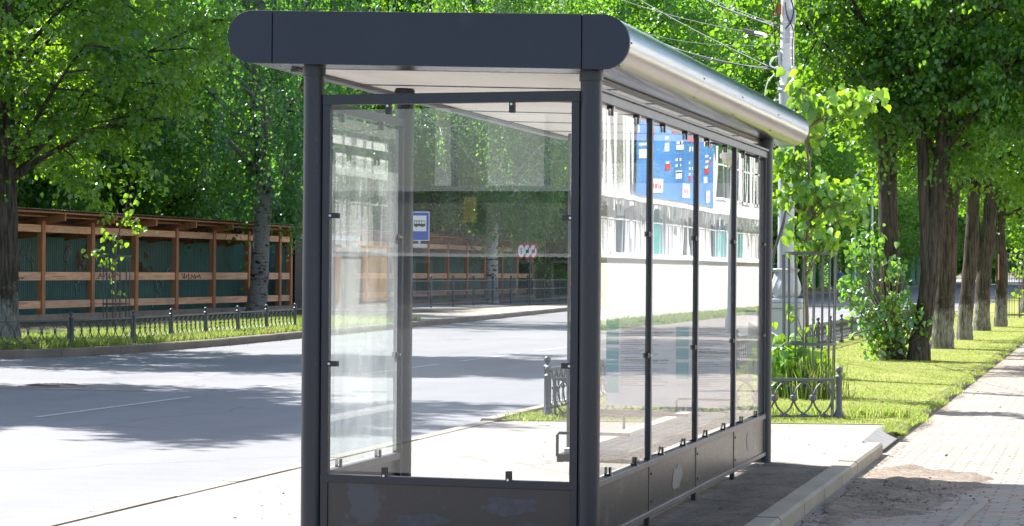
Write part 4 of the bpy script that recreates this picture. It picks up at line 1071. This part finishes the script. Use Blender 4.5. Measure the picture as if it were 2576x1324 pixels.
sapling('small sapling in the distant tree guard at the right edge', g2, PADZ, [(2565, 700), (2562, 640)], [(2560, 640, 1), (2570, 660, 1), (2555, 680, 1), (2568, 730, 1)], float(g2[1]), .14, 14, .2, 'lf_sap', 'linden_sapling', .03, .2, 5)

# leafy weeds round the near guard
def weeds(name, label, ctrs, Yp, n, sp, leafs, mat, seed, zmin):
    rg = np.random.default_rng(seed); P = []
    for x, y, k in ctrs: P.append(PY(x, y, Yp+rg.uniform(-.2, .2))[None]+rg.normal(0, sp, (int(n*k), 3))*[1, 1.2, 1])
    P = np.concatenate(P); P[:, 2] = np.maximum(P[:, 2], zmin+.05); m = len(P)
    lm = leaf_mesh(name, P, rg.normal(0, .5, (m, 3))+[0, -.2, -.5], norm(rg.normal(0, .5, (m, 3))+[0, -.4, .7]), leafs*rg.uniform(.6, 1.2, m), HEART)
    b = MB()
    for i in range(0, m, 2):
        p = P[i]; b.tube([(p[0]+rg.normal(0, .05), p[1]+rg.normal(0, .05), zmin), p], [.006, .003], 4, False)
    t = thing(name, label, 'plant', (float(P[:, 0].mean()), float(P[:, 1].mean()), zmin))
    off_ = Matrix.Translation(-Vector(t.location))
    for nm, me, mm in (('leaves', lm, MT[mat]), ('stems', None, MT['lf_sap'])):
        o = link(nm, me, mm, t) if me else b.build(nm, mm, t)
        o.data.transform(off_)
    return t
weeds('leafy_weeds', 'waist-high patch of bright broad-leaved weeds around the nearer tree guard',
      [(1955, 890, 1), (1985, 900, 1.2), (2010, 920, 1), (1950, 930, 1), (1980, 945, .8), (2040, 910, .6), (1960, 975, .6), (2060, 930, .5), (1950, 1000, .4)], float(gb[1])-.1, 34, .11, .13, 'lf_sap', 3, PADZ)
def tallf(rg, n): return np.stack([gb[0]+rg.normal(0, .2, n), gb[1]+rg.normal(-.1, .22, n)], 1)
stuff(blades('tall_grass', 800, tallf, .5, .005, 12, PADZ, MT['grass'], .3), 'tall unmown grass inside and around the nearer tree guard', 'grass')
def fencef(rg, n): x = rg.uniform(-2.8, .6, n); return np.stack([x, 10.05+(x+2.8)*.33+rg.normal(0, .12, n)+.3], 1)
stuff(blades('fence_grass', 2600, fencef, .14, .006, 13, PADZ, MT['grass'], .5), 'longer grass left standing along the front lawn fence', 'grass')
sprout = None

# ------------------------------------------------------------------ lindens of the lawn row
def tpts(pxs_, Yp, base, z):
    return [tuple(PY(x, y, Yp)-np.array([base[0], base[1], z])) for x, y in pxs_]
def lawn_tree(label, bpx, line, tr, seed, bark='barkw', R=3.0, off=(1.1, .8), H=12, cb=3.2, fork=None, mat='lf_lin', limbs=30, per=52):
    base = G(*bpx, PADZ); Yp = float(base[1]); pts = [(0, 0, 0)]+tpts(line, Yp, base, PADZ)
    top = pts[-1]; pts = pts+[(top[0]+off[0]*.3, top[1], H*.75), (top[0]+off[0]*.5, top[1]+.2, H*.93)]
    tb, lm = tree_parts(seed, H, cb, R, tr, off=off, trunk_pts=pts, limbs=limbs, subs=7, twigs=6, per=per, leaf=.10, twl=.8, spread=.12, droop=.35)
    if fork:
        fp_ = tpts(fork, Yp, base, PADZ); e = fp_[-1]; n = len(fp_)+1
        tb.tube(fp_+[(e[0]-.25, e[1]+.2, e[2]+3.0)], [tr*.78-(tr*.35)*i/n for i in range(n)], 12)
    t = thing('linden_tree', label, 'tree', (base[0], base[1], PADZ)); tb.build('trunk', MT[bark], t, 'auto'); link('crown', lm, MT[mat], t); return t, base
T1, b1 = lawn_tree('nearest upright linden of the lawn row, with leafy shoots around its trunk', (2247, 905), [(2243, 820), (2240, 700), (2234, 560), (2232, 420), (2232, 270), (2238, 120)], .185, 11, 'bark', R=2.7, off=(1.0, .8), cb=4.2)
T2, b2 = lawn_tree('leaning forked linden right beside the one with leafy shoots', (2312, 908), [(2318, 840), (2338, 700), (2350, 600), (2360, 500), (2370, 400), (2376, 300)], .165, 12, 'bark', R=2.7, off=(1.0, .9), cb=3.9, fork=[(2336, 700), (2330, 560), (2325, 480), (2322, 395)])
T3, b3 = lawn_tree('stout linden with a whitewashed foot just behind the forked one', (2368, 878), [(2372, 800), (2378, 700), (2384, 600), (2390, 480)], .22, 13, R=3.0, off=(1.1, .8), cb=3.6)
T4, b4 = lawn_tree('dark straight linden, fourth in the lawn row', (2426, 856), [(2432, 760), (2440, 660), (2448, 540), (2452, 430)], .165, 14, R=3.0, off=(1.2, .8), cb=3.8)
T5, b5 = lawn_tree('forked dark linden, fifth in the lawn row', (2470, 833), [(2472, 760), (2476, 680), (2486, 600), (2490, 540)], .20, 15, R=3.2, off=(1.2, .8), cb=4.0, fork=[(2472, 700), (2462, 640), (2455, 590)])
T6, b6 = lawn_tree('linden with a torn strip of bare wood on its trunk, sixth in the lawn row', (2517, 823), [(2518, 760), (2520, 700), (2518, 640), (2515, 580)], .17, 16, R=3.2, off=(1.2, .8), cb=3.6)
# torn bark strip
o = MB(); a = PY(2512, 640, float(b6[1])-.18)-np.array([b6[0], b6[1], PADZ]); c = PY(2512, 705, float(b6[1])-.18)-np.array([b6[0], b6[1], PADZ])
o.bar(tuple(a), tuple(c), .12, .03).build('bare_wood_strip', MT['woodl'], T6)
# shoots at the foot of the first
rg = np.random.default_rng(31); P = []
for x, y, k in ((2135, 612, .6), (2165, 600, .6), (2190, 590, .7), (2150, 640, .8), (2175, 660, .7), (2235, 665, 1), (2255, 680, .9), (2262, 720, 1), (2250, 745, .9), (2125, 715, .8), (2150, 720, 1), (2165, 745, .9), (2180, 765, 1), (2140, 760, .6), (2200, 790, 1.2), (2235, 790, 1.2), (2265, 775, .9), (2290, 785, .8), (2310, 800, .6), (2170, 810, .8), (2190, 830, 1), (2225, 830, 1.2), (2260, 830, 1), (2290, 835, .7), (2210, 865, 1), (2190, 880, .6), (2245, 865, .7), (2290, 870, .7), (2300, 850, .6), (2210, 895, .5), (2320, 815, .5), (2190, 640, .5), (2210, 620, .5)):
    P.append(PY(x, y, float(b1[1])-.35+rg.uniform(-.35, .2))[None]+rg.normal(0, .105, (int(30*k), 3)))
P = np.concatenate(P)-np.array([b1[0], b1[1], PADZ]); m = len(P)
o = link('shoot_foliage', leaf_mesh('s', P, rg.normal(0, .5, (m, 3))+[0, -.1, -.7], norm(rg.normal(0, .5, (m, 3))+[-.2, -.4, .6]), .10*rg.uniform(.6, 1.2, m), HEART), leaf_mat('shoot_leaves', (.035, .14, .03), (.08, .23, .035), (.30, .60, .03), .09, .48), T1)
b = MB()
for i in range(0, m, 8):
    p = P[i]; b.tube([(p[0]*.15, p[1]*.5, max(.02, p[2]*.35)), (p[0]*.7, p[1]*.9, p[2]*.75), tuple(p)], [.008, .006, .003], 4, False)
b.build('shoot_stems', MT['twig'], o)

# ------------------------------------------------------------------ trees across the road
lb = G(18, 866, ZV)
make_tree('linden_tree', 'big linden with a whitewashed foot at the left edge, by the verge fence', (lb[0], lb[1], ZV), MT['barkw'], MT['lf_lin2'], seed=21, H=9.8, cb=3.4, R=3.8, trunk_r=.205, limbs=26, subs=7, twigs=6, per=50, leaf=.11, twl=.85, spread=.115, droop=.4)
# two that stand out of frame on the left and shade the road
for lb_, p_, H_, cb_, R_, sd_ in (('tall linden out of frame on the left whose crown shades the near lanes', (-16.9, 14.7), 15.5, 8.8, 3.5, 22),
                              ('very tall linden at the left picture edge, its crown above the picture', (-20.2, 28.4), 21, 14.5, 3.4, 23)):
    make_tree('linden_tree', lb_, (*p_, ZV), MT['barkw'], MT['lf_lin'], seed=sd_, H=H_, cb=cb_, R=R_, trunk_r=.22, limbs=26, subs=7, twigs=6, per=78, leaf=.17, twl=.9, spread=.18)
def birch(label, bpx, line, H, R, tr, seed, cb=3.8, bark='barkb', lf='lf_bir'):
    base = G(*bpx, ZV); pts = [(0, 0, 0)]+tpts(line, float(base[1]), base, ZV); top = pts[-1]; pts.append((top[0]+.2, top[1], H*.9))
    tb, lm = tree_parts(seed, H, cb, R, tr, trunk_pts=pts, limbs=34, subs=7, twigs=9, per=30, leaf=.125, twl=2.1, spread=.16, hang=True, droop=.2)
    t = thing('birch_tree', label, 'tree', (base[0], base[1], ZV)); tb.build('trunk', MT[bark], t, 'auto'); link('crown', lm, MT[lf], t); return t
birch('thick black and white birch in front of the green-backed walkway', (645, 790), [(652, 720), (655, 640), (662, 540), (664, 460), (660, 380), (655, 300), (650, 200)], 19, 4.6, .29, 41, 4.4)
birch('sunlit birch seen through the front glass, before the farther walkway', (1237, 762), [(1237, 700), (1238, 640), (1240, 580), (1238, 500), (1236, 420)], 18, 4.2, .27, 42, 4.0, 'barkbw', 'lf_br2')
# prototypes for the background
tbA, lmA = tree_parts(51, 15, 2.2, 4.8, .24, limbs=34, subs=7, twigs=6, per=50, leaf=.14, twl=1.1, spread=.19)
tbB, lmB = tree_parts(52, 17, 2.5, 4.4, .2, limbs=34, subs=7, twigs=9, per=34, leaf=.135, twl=2.2, spread=.17, hang=True)
tbC, lmC = tree_parts(53, 14, 1.0, 4.6, .18, limbs=36, subs=7, twigs=6, per=40, leaf=.15, twl=1.0, spread=.2)
def proto(nm, tb, lm, bark, lf, label, group, loc, rz=0, s=1.0):
    t = thing(nm, label, 'tree', loc, group, rz); tb.build('trunk', bark, t, 'auto'); link('crown', lm, lf, t); t.scale = (s,)*3; return t
rg = random.Random(77)
L1, G1 = 'dense broad-leaved tree standing behind the timber walkways', 'broad-leaved trees behind the walkways'
L2, G2 = 'drooping birch standing behind the timber walkways', 'birches behind the walkways'
L3, G3 = 'far dark tree lining the other side of the road', 'trees lining the far side of the road'
L4, G4 = 'distant tree closing the view at the end of the road', 'trees at the end of the road'
spots = []
pA = pB = pC = pD = pE = None
y = 22
k = 0
for row, x0 in enumerate((-30.5, -37, -45, -56)):
    y = 24+row*6
    while y < 150+row*22:
        x = x0+rg.uniform(-1.6, 1.6); s = rg.uniform(.85, 1.15)*(1+.1*row)*(1.3 if y > 85 else 1); rz = rg.uniform(0, 6.28)
        kind = (k*7+row) % 5; k += 1
        if row == 0 and kind in (2,): y += 3
        if kind in (0, 2):
            if pB is None: pB = proto('birch_tree', tbB, lmB, MT['barkb'], MT['lf_bir'], L2, G2, (x, y, ZV), rz, s)
            else: dup(pB, (x, y, ZV), rz, s)
        elif kind in (1, 3):
            if pA is None: pA = proto('broadleaf_tree', tbA, lmA, MT['bark'], MT['lf_far'], L1, G1, (x, y, ZV), rz, s)
            else: dup(pA, (x, y, ZV), rz, s)
        else:
            if pE is None: pE = proto('broadleaf_tree', tbC, lmC, MT['bark'], MT['lf_lin2'], 'lower yellow-green tree behind the timber walkways', 'yellow-green trees behind the walkways', (x, y, ZV), rz, s)
            else: dup(pE, (x, y, ZV), rz, s)
        y += rg.uniform(5.6, 8.2)+row*1.5
y = 94
while y < 330:
    x = -21.5+rg.uniform(-.6, .6); sy = 1.3+max(0, y-100)/100*.6
    if pC is None: pC = proto('roadside_tree', tbA.__class__().add(tbA.v, tbA.f), lmA.copy(), MT['bark'], MT['lf_bir'], L3, G3, (x, y, ZV), 1.0, 1.3); pC.children[1].data.materials.clear(); pC.children[1].data.materials.append(MT['lf_bir'])
    else: dup(pC, (x, y, ZV), rg.uniform(0, 6.28), min(2.3, sy)*rg.uniform(.92, 1.1))
    y += rg.uniform(7, 10)
for x in range(-120, 16, 8):
    for r_ in range(2):
        X, Y = x+rg.uniform(-2, 2), 350+r_*14+rg.uniform(-4, 4); s = rg.uniform(1.3, 1.8)
        if pD is None: pD = proto('distant_tree', tbA.__class__().add(tbC.v, tbC.f), lmC.copy(), MT['bark'], MT['lf_far'], L4, G4, (X, Y, 0), 0, s); pD.children[1].data.materials.clear(); pD.children[1].data.materials.append(MT['lf_far'])
        else: dup(pD, (X, Y, 0), rg.uniform(0, 6.28), s)
# more of the lawn row, farther on
for i, y in enumerate((74, 97, 125)):
    if i == 0:
        q = proto('linden_tree', *tree_parts(61, 13, 3.2, 3.4, .2, off=(.8, 0), limbs=30, subs=6, twigs=6, per=32, leaf=.15, twl=1.0, spread=.2), MT['barkw'], MT['lf_lin'], 'far linden at the distant end of the lawn row', 'far lindens of the lawn row', (-.5, y, PADZ))
    else: dup(q, (-.5+rg.uniform(-.3, .3), y, PADZ), rg.uniform(0, 6.28))
# shrubs
def shrub(label, loc, R, H, n, leafs, mat, seed, nm='shrub'):
    rg = np.random.default_rng(seed); c = rg.normal(0, 1, (40, 3)); c = c/np.linalg.norm(c, axis=1, keepdims=True)*rg.uniform(.4, 1, (40, 1))
    c[:, 2] = np.abs(c[:, 2]); P = c[rg.integers(0, 40, n)]*[R, R, H*.9]+rg.normal(0, .18*R, (n, 3))*[1, 1, .6]; P[:, 2] = np.abs(P[:, 2])
    t = thing(nm, label, 'shrub', loc)
    link('foliage', leaf_mesh('f', P, rg.normal(0, .6, (n, 3)), norm(rg.normal(0, .5, (n, 3))+[0, 0, .8]), leafs*rg.uniform(.6, 1.2, n)), MT[mat], t)
    b = MB()
    for i in range(0, 40): b.tube([(0, 0, 0), tuple(c[i]*[R*.5, R*.5, H*.6]), tuple(c[i]*[R, R, H*.9])], [.025, .015, .005], 5, False)
    b.build('stems', MT['twig'], t)
    return t
s2 = PX(1370, 735, -26.5)
shrub('bright sunlit shrub behind the tall railing, seen through the front glass', (s2[0], s2[1], ZV), 2.2, 1.9, 5000, .13, 'lf_sap', 1)
shrub('bright sunlit shrub behind the railing, right of the other one', (s2[0]+.3, s2[1]+7, ZV), 2.4, 1.8, 5000, .13, 'lf_sap', 2)
# underwood that closes the gaps at the foot of the far trees
def woodf(seed, n, x0, x1, y0, y1, h):
    rg = np.random.default_rng(seed); k = 160; c = np.stack([rg.uniform(x0, x1, k), rg.uniform(y0, y1, k), rg.uniform(.3, h, k)], 1)
    P = c[rg.integers(0, k, n)]+rg.normal(0, .9, (n, 3))*[1, 1.6, .8]; P[:, 2] = np.abs(P[:, 2])+ZV
    return leaf_mesh('u', P, rg.normal(0, .6, (n, 3)), norm(rg.normal(0, .5, (n, 3))+[0, 0, .8]), .2*rg.uniform(.6, 1.3, n))
stuff(link('underwood', woodf(1, 60000, -66, -60, 20, 200, 6), MT['lf_far']), 'leafy underwood far behind the timber walkways', 'undergrowth')
stuff(link('underwood', woodf(2, 40000, -30, -26, 105, 300, 3), MT['lf_bir']), 'dark underwood beneath the trees across the road', 'undergrowth')

# ------------------------------------------------------------------ buildings
def window_grid(t, x, ys_, z0, z1, wd, frame='white', glass='winglass', depth=.12, face=1, bars=2):
    for y in ys_:
        o = MB()
        for a in (y-wd/2, y+wd/2): o.box((x-face*.02, a-.05, z0), (x+face*depth*.5, a+.05, z1))
        for z in (z0, z1): o.box((x-face*.02, y-wd/2, z-.05), (x+face*depth*.5, y+wd/2, z+.05))
        for k in range(1, bars): o.box((x-face*.02, y-wd/2+wd*k/bars-.03, z0), (x+face*.03, y-wd/2+wd*k/bars+.03, z1))
        f = o.build('window', MT[frame], t)
        MB().box((x-face*.012, y-wd/2+.04, z0+.04), (x-face*.004, y+wd/2-.04, z1-.04)).build('pane', MT[glass], f)
# A: long white building along the footpath (to the right of the frame, mirrored in the rear glass)
XB = 11.8
t = thing('long_white_building', 'long cream building with a window band and blue banner, mirrored in the rear glass', 'building', (XB, 0, 0))
MB().box((0, 5, -.1), (9, 190, 1.95)).build('lower_wall', MT['cream'], t)
MB().box((.0, 5, 3.72), (9, 190, 9.5)).build('upper_wall', MT['white'], t)
MB().box((.35, 5, 1.95), (9, 190, 3.72)).build('window_band_wall', MT['white'], t)
MB().box((-.12, 5, 1.93), (.34, 190, 2.03)).build('sill', MT['white'], t)
MB().box((-.35, 5, 3.70), (-.01, 190, 3.84)).build('canopy', MT['white'], t)
rg = random.Random(12)
i = 0
y = 6.0
while y < 120:
    o = MB().box((.05, y, 2.04), (.13, y+.09, 3.69)).box((.05, y+1.31, 2.04), (.13, y+1.40, 3.69)).box((.06, y+.68, 2.04), (.12, y+.74, 3.69)).box((.06, y+.09, 2.04), (.12, y+1.31, 2.10)).box((.06, y+.09, 3.62), (.12, y+1.31, 3.69)).box((.06, y+.09, 3.1), (.12, y+1.31, 3.15)).build('window', MT['white'], t)
    gm = rg.choice(['curtain', 'white', 'palegrey', 'white', 'curtain', 'white', 'winglass', 'white'])
    MB().box((.085, y+.09, 2.1), (.095, y+1.31, 3.62)).build('pane', MT[gm], o)
    b = MB()                                              # ragged fringe of the canopy
    y += 1.5; i += 1
b = MB()
y = 20.0
while y < 120:
    h = rg.uniform(.15, .5); b.bar((-.3, y, 3.70), (-.3+rg.uniform(-.02, .02), y+rg.uniform(-.1, .1), 3.70-h), .03, .09); y += rg.uniform(.2, .4)
b.build('canopy_fringe', MT['white'], t)
b = MB()
y = 35.0
while y < 54.0: b.lathe((.03, y, 3.85), [(.09, 0), (.09, 5.5)], 10); y += .8
b.build('vertical_ribs', MT['white'], t, True)
for y in np.arange(69.4, 110, 3.0):
    o = MB()
    for a, c in (((-.06, y, 4.3), (0, y+.08, 7.2)), ((-.06, y+2.2, 4.3), (0, y+2.28, 7.2)), ((-.06, y, 4.3), (0, y+2.28, 4.38)), ((-.06, y, 7.12), (0, y+2.28, 7.2)), ((-.06, y+1.1, 4.3), (0, y+1.16, 7.2)), ((-.06, y, 5.6), (0, y+2.28, 5.66))): o.box(a, c)
    f = o.build('window', MT['white'], t); MB().box((-.02, y+.08, 4.38), (-.005, y+2.2, 7.12)).build('pane', MT['winglass'], f)
MB().box((-.2, 5, 9.5), (9.2, 190, 9.8)).build('roof', MT['roofsheet'], t)
for y in (34, 38, 42, 46):
    MB().box((-.05, y, .75), (0, y+2.4, 2.1)).build('shutter', MT['orange'], t)
# stains and cracks at the foot are in the plaster; the banner hangs on the wall
bt = thing('blue_banner', 'large blue banner with white and red tags, mirrored in the rear glass', 'banner', (XB-.12, 54.5, 3.95))
BL = 14.2
MB().box((0, 0, 0), (.03, BL, 4.6)).build('cloth', MT['blue'], bt)
MB().box((-.02, BL, -.05), (.05, BL+.4, 4.65)).build('edge_strip', MT['white'], bt)
rw = MB(); rr2 = MB()
def lab(mb, y, z, wd, ht, k): mb.prism([(-.010-k*.004, y, z), (-.010-k*.004, y+wd, z+.06), (-.010-k*.004, y+wd, z+ht+.06), (-.010-k*.004, y, z+ht)], (.009, 0, 0))
for y0 in (.5, 2.1, 4.4, 6.3, 9.1, 11.4, 12.6):
    z = rg.uniform(.7, 1.2)
    while z < 4.2:
        if rg.random() < .72:
            wd = rg.uniform(.5, 1.1); y = y0+rg.uniform(-.2, .3)
            lab(rr2 if rg.random() < .4 else rw, y, z, wd, rg.uniform(.16, .24), 1)
            for q in range(rg.randint(0, 3)): z += .2; lab(rw, y+rg.uniform(0, .1), z, wd*rg.uniform(.6, 1), .09, 1)
        z += rg.uniform(.3, .6)
for y, z, wd, ht in ((2.6, .12, 1.7, .46), (7.2, .12, 2.3, .5), (11.9, .1, 1.3, .44), (1.4, 3.0, .8, .45), (9.8, 3.1, 1.4, .4)):
    lab(rw, y, z, wd, ht, 2)
    for q in range(4): lab(rr2, y+wd*(.15+.18*q), z+ht*.3, wd*.09, ht*.32, 3)
rw.build('white_tags', MT['white'], bt); rr2.build('red_tags', MT['red'], bt)
# globe lamp beside that building
t = thing('globe_lamp', 'street lamp with a white globe beside the footpath, mirrored in the rear glass', 'street lamp', (7.0, 44.7, ZF))
MB().lathe((0, 0, 0), [(.12, 0), (.1, .4), (.06, .5), (.045, 4.2), (.09, 4.3), (.09, 4.36)], 14).build('post', MT['poleg'], t, 'auto')
MB().ball((0, 0, 4.62), .27, 20).build('globe', MT['opal'], t, True)
# B: building behind the camera, mirrored in the front glass
t = thing('grey_rear_building', 'low grey building with pale panels behind the viewer, mirrored faintly in the front glass', 'building', (0, -42, 0))
def mir(px, py): p = PY(px, py, 42.0); return float(p[0]), float(p[2])
ztop = mir(1250, 482)[1]
MB().box((-26, -8, -.1), (26, 0, ztop)).build('wall', MT['greywall'], t)
MB().box((-26.2, -8.2, ztop), (26.2, .12, ztop+.14)).build('roof', MT['palegrey'], t)
for x0, x1, y0, y1 in ((1215, 1365, 488, 286), (1085, 1128, 488, 262)):
    a, c = mir(x0, y0), mir(x1, y1); MB().box((a[0], -.9, ztop+.14), (c[0], -.3, c[1])).build('pale_panel', MT['white'], t)
a, c = mir(1168, 560), mir(1200, 496); MB().box((a[0], 0, a[1]), (c[0], .12, c[1])).build('yellow_sign', MT['yellow'], t)
a, c = mir(1000, 646), mir(1440, 640); MB().box((a[0]-6, 0, a[1]), (c[0]+8, .5, c[1])).build('ledge', MT['white'], t)
for px in (1040, 1300, 1390):
    a, c = mir(px, 690), mir(px+50, 655)
    f = MB().box((a[0], 0, a[1]-.6), (c[0], .05, a[1]-.52)).box((a[0], 0, c[1]-.08), (c[0], .05, c[1])).box((a[0], 0, a[1]-.52), (a[0]+.07, .05, c[1]-.08)).box((c[0]-.07, 0, a[1]-.52), (c[0], .05, c[1]-.08)).build('window', MT['palegrey'], t)
    MB().box((a[0]+.07, .004, a[1]-.52), (c[0]-.07, .014, c[1]-.08)).build('pane', MT['winglass'], f)
# C: flats behind the trees
def block(nm, label, loc, sx, sy, H, mat, rz=0, nst=5):
    t = thing(nm, label, 'building', loc, None, rz)
    MB().box((-sx/2, -sy/2, 0), (sx/2, sy/2, H)).build('wall', MT[mat], t); MB().box((-sx/2-.3, -sy/2-.3, H), (sx/2+.3, sy/2+.3, H+.4)).build('roof', MT['roofsheet'], t)
    n = int(sy/3.2)
    for k in range(n):
        for j in range(nst):
            y = -sy/2+1.2+k*3.2; z = 1.2+j*(H-1)/nst
            f = MB().box((sx/2, y-.08, z-.08), (sx/2+.05, y+1.58, z)).box((sx/2, y-.08, z+1.5), (sx/2+.05, y+1.58, z+1.58)).box((sx/2, y-.08, z), (sx/2+.05, y, z+1.5)).box((sx/2, y+1.5, z), (sx/2+.05, y+1.58, z+1.5)).build('window', MT['white'], t)
            MB().box((sx/2+.002, y, z), (sx/2+.012, y+1.5, z+1.5)).build('pane', MT['winglass'], f)
    return t
block('apartment_building', 'pale block of flats glimpsed through the trees left of the shelter', (-78, 118, 0), 12, 60, 15, 'palegrey', .1, 5)
block('apartment_building', 'tall pale block glimpsed above the shelter roof', (-62, 265, 0), 14, 40, 42, 'palegrey', .2, 10)
block('low_grey_building', 'low grey building behind the tall railing past the walkway', (-33.5, 138, 0), 8, 46, 6.5, 'greywall', 0, 2)

# ------------------------------------------------------------------ a passer-by and small things far down the road
def person(label, loc, rz):
    t = thing('person', label, 'person', loc, None, rz)
    def skin(nm, jts, edges, mat, par):
        me = bpy.data.meshes.new(nm); me.from_pydata([j[:3] for j in jts], edges, []); o = link(nm, me, mat, par)
        m = o.modifiers.new('skin', 'SKIN'); me.skin_vertices
        for v_, j in zip(me.skin_vertices[0].data, jts): v_.radius = (j[3], j[3]*(j[4] if len(j) > 4 else 1))
        me.skin_vertices[0].data[0].use_root = True
        sb = o.modifiers.new('sub', 'SUBSURF'); sb.levels = sb.render_levels = 1; return o
    J = [(0, 0, .95, .12), (0, 0, 1.15, .12), (0, 0, 1.38, .14), (0, 0, 1.5, .055), (0, -.01, 1.58, .075), (0, -.01, 1.68, .085),
         (.09, 0, .88, .085), (.1, -.12, .5, .06), (.1, -.2, .09, .045), (.1, -.3, .05, .035), (-.09, 0, .88, .085), (-.1, .1, .5, .06), (-.1, .28, .12, .045), (-.1, .2, .05, .035),
         (.19, 0, 1.4, .06), (.24, .08, 1.14, .045), (.23, .0, .9, .035), (.23, -.04, .8, .028), (-.19, 0, 1.4, .06), (-.24, -.06, 1.14, .045), (-.22, -.16, .92, .035), (-.22, -.2, .83, .028)]
    E_ = [(0, 1), (1, 2), (2, 3), (3, 4), (4, 5), (0, 6), (6, 7), (7, 8), (8, 9), (0, 10), (10, 11), (11, 12), (12, 13), (2, 14), (14, 15), (15, 16), (16, 17), (2, 18), (18, 19), (19, 20), (20, 21)]
    skin('body', J, E_, MT['skin'], t)
    J2 = [(0, 0, 1.0, .145), (0, 0, 1.2, .135), (0, 0, 1.39, .15), (.19, 0, 1.4, .072), (.24, .08, 1.14, .06), (.23, 0, .9, .05), (-.19, 0, 1.4, .072), (-.24, -.06, 1.14, .06), (-.22, -.16, .92, .05)]
    skin('jacket', J2, [(0, 1), (1, 2), (2, 3), (3, 4), (4, 5), (2, 6), (6, 7), (7, 8)], MT['jacket'], t)
    J3 = [(0, 0, .95, .13), (.09, 0, .86, .1), (.1, -.12, .5, .078), (.1, -.19, .12, .062), (-.09, 0, .86, .1), (-.1, .1, .5, .078), (-.1, .26, .15, .062)]
    skin('trousers', J3, [(0, 1), (1, 2), (2, 3), (0, 4), (4, 5), (5, 6)], MT['trouser'], t)
    MB().ball((0, .02, 1.70), .10, 12).build('hair', MT['hair'], t, True)
    return t
g_ = G(2113, 730, ZV); f = 150/np.linalg.norm(g_[:2]-CAM[:2])
pg = G(2113, 738, ZV)
person('person in a blue jacket and pale trousers walking far down the opposite pavement', (pg[0], pg[1], ZV), .4)
pb = G(2206, 722, ZV)
t = thing('litter_bin', 'small orange bin far off by the opposite kerb, left of the linden trunks', 'bin', (pb[0], pb[1], ZV))
MB().lathe((0, 0, 0), [(.25, 0), (.42, .1), (.5, .7), (.46, .9), (.3, 1.05)], 16).build('tub', MT['bin'], t, 'auto'); MB().lathe((0, 0, 1.05), [(.3, 0), (.2, .08)], 16).build('lid', MT['bin'], t, 'auto')
for px in (2149, 2192):
    g_ = G(px, 745, ZV)
    t = thing('street_lamp', 'slim pale lamp post far down the road, %s the linden shoots' % ('left of' if px < 2170 else 'just above'), 'street lamp', (g_[0], g_[1], ZV))
    MB().tube([(0, 0, 0), (0, 0, 7.5)], [.11, .07], 10).build('post', MT['polew'], t, 'auto'); MB().tube([(0, 0, 7.4), (.4, 0, 7.8), (1.4, 0, 7.95)], .05, 8).build('arm', MT['polew'], t); MB().box((1.3, -.12, 7.88), (2.0, .12, 8.0)).build('lamp_head', MT['palegrey'], t, False, .02)
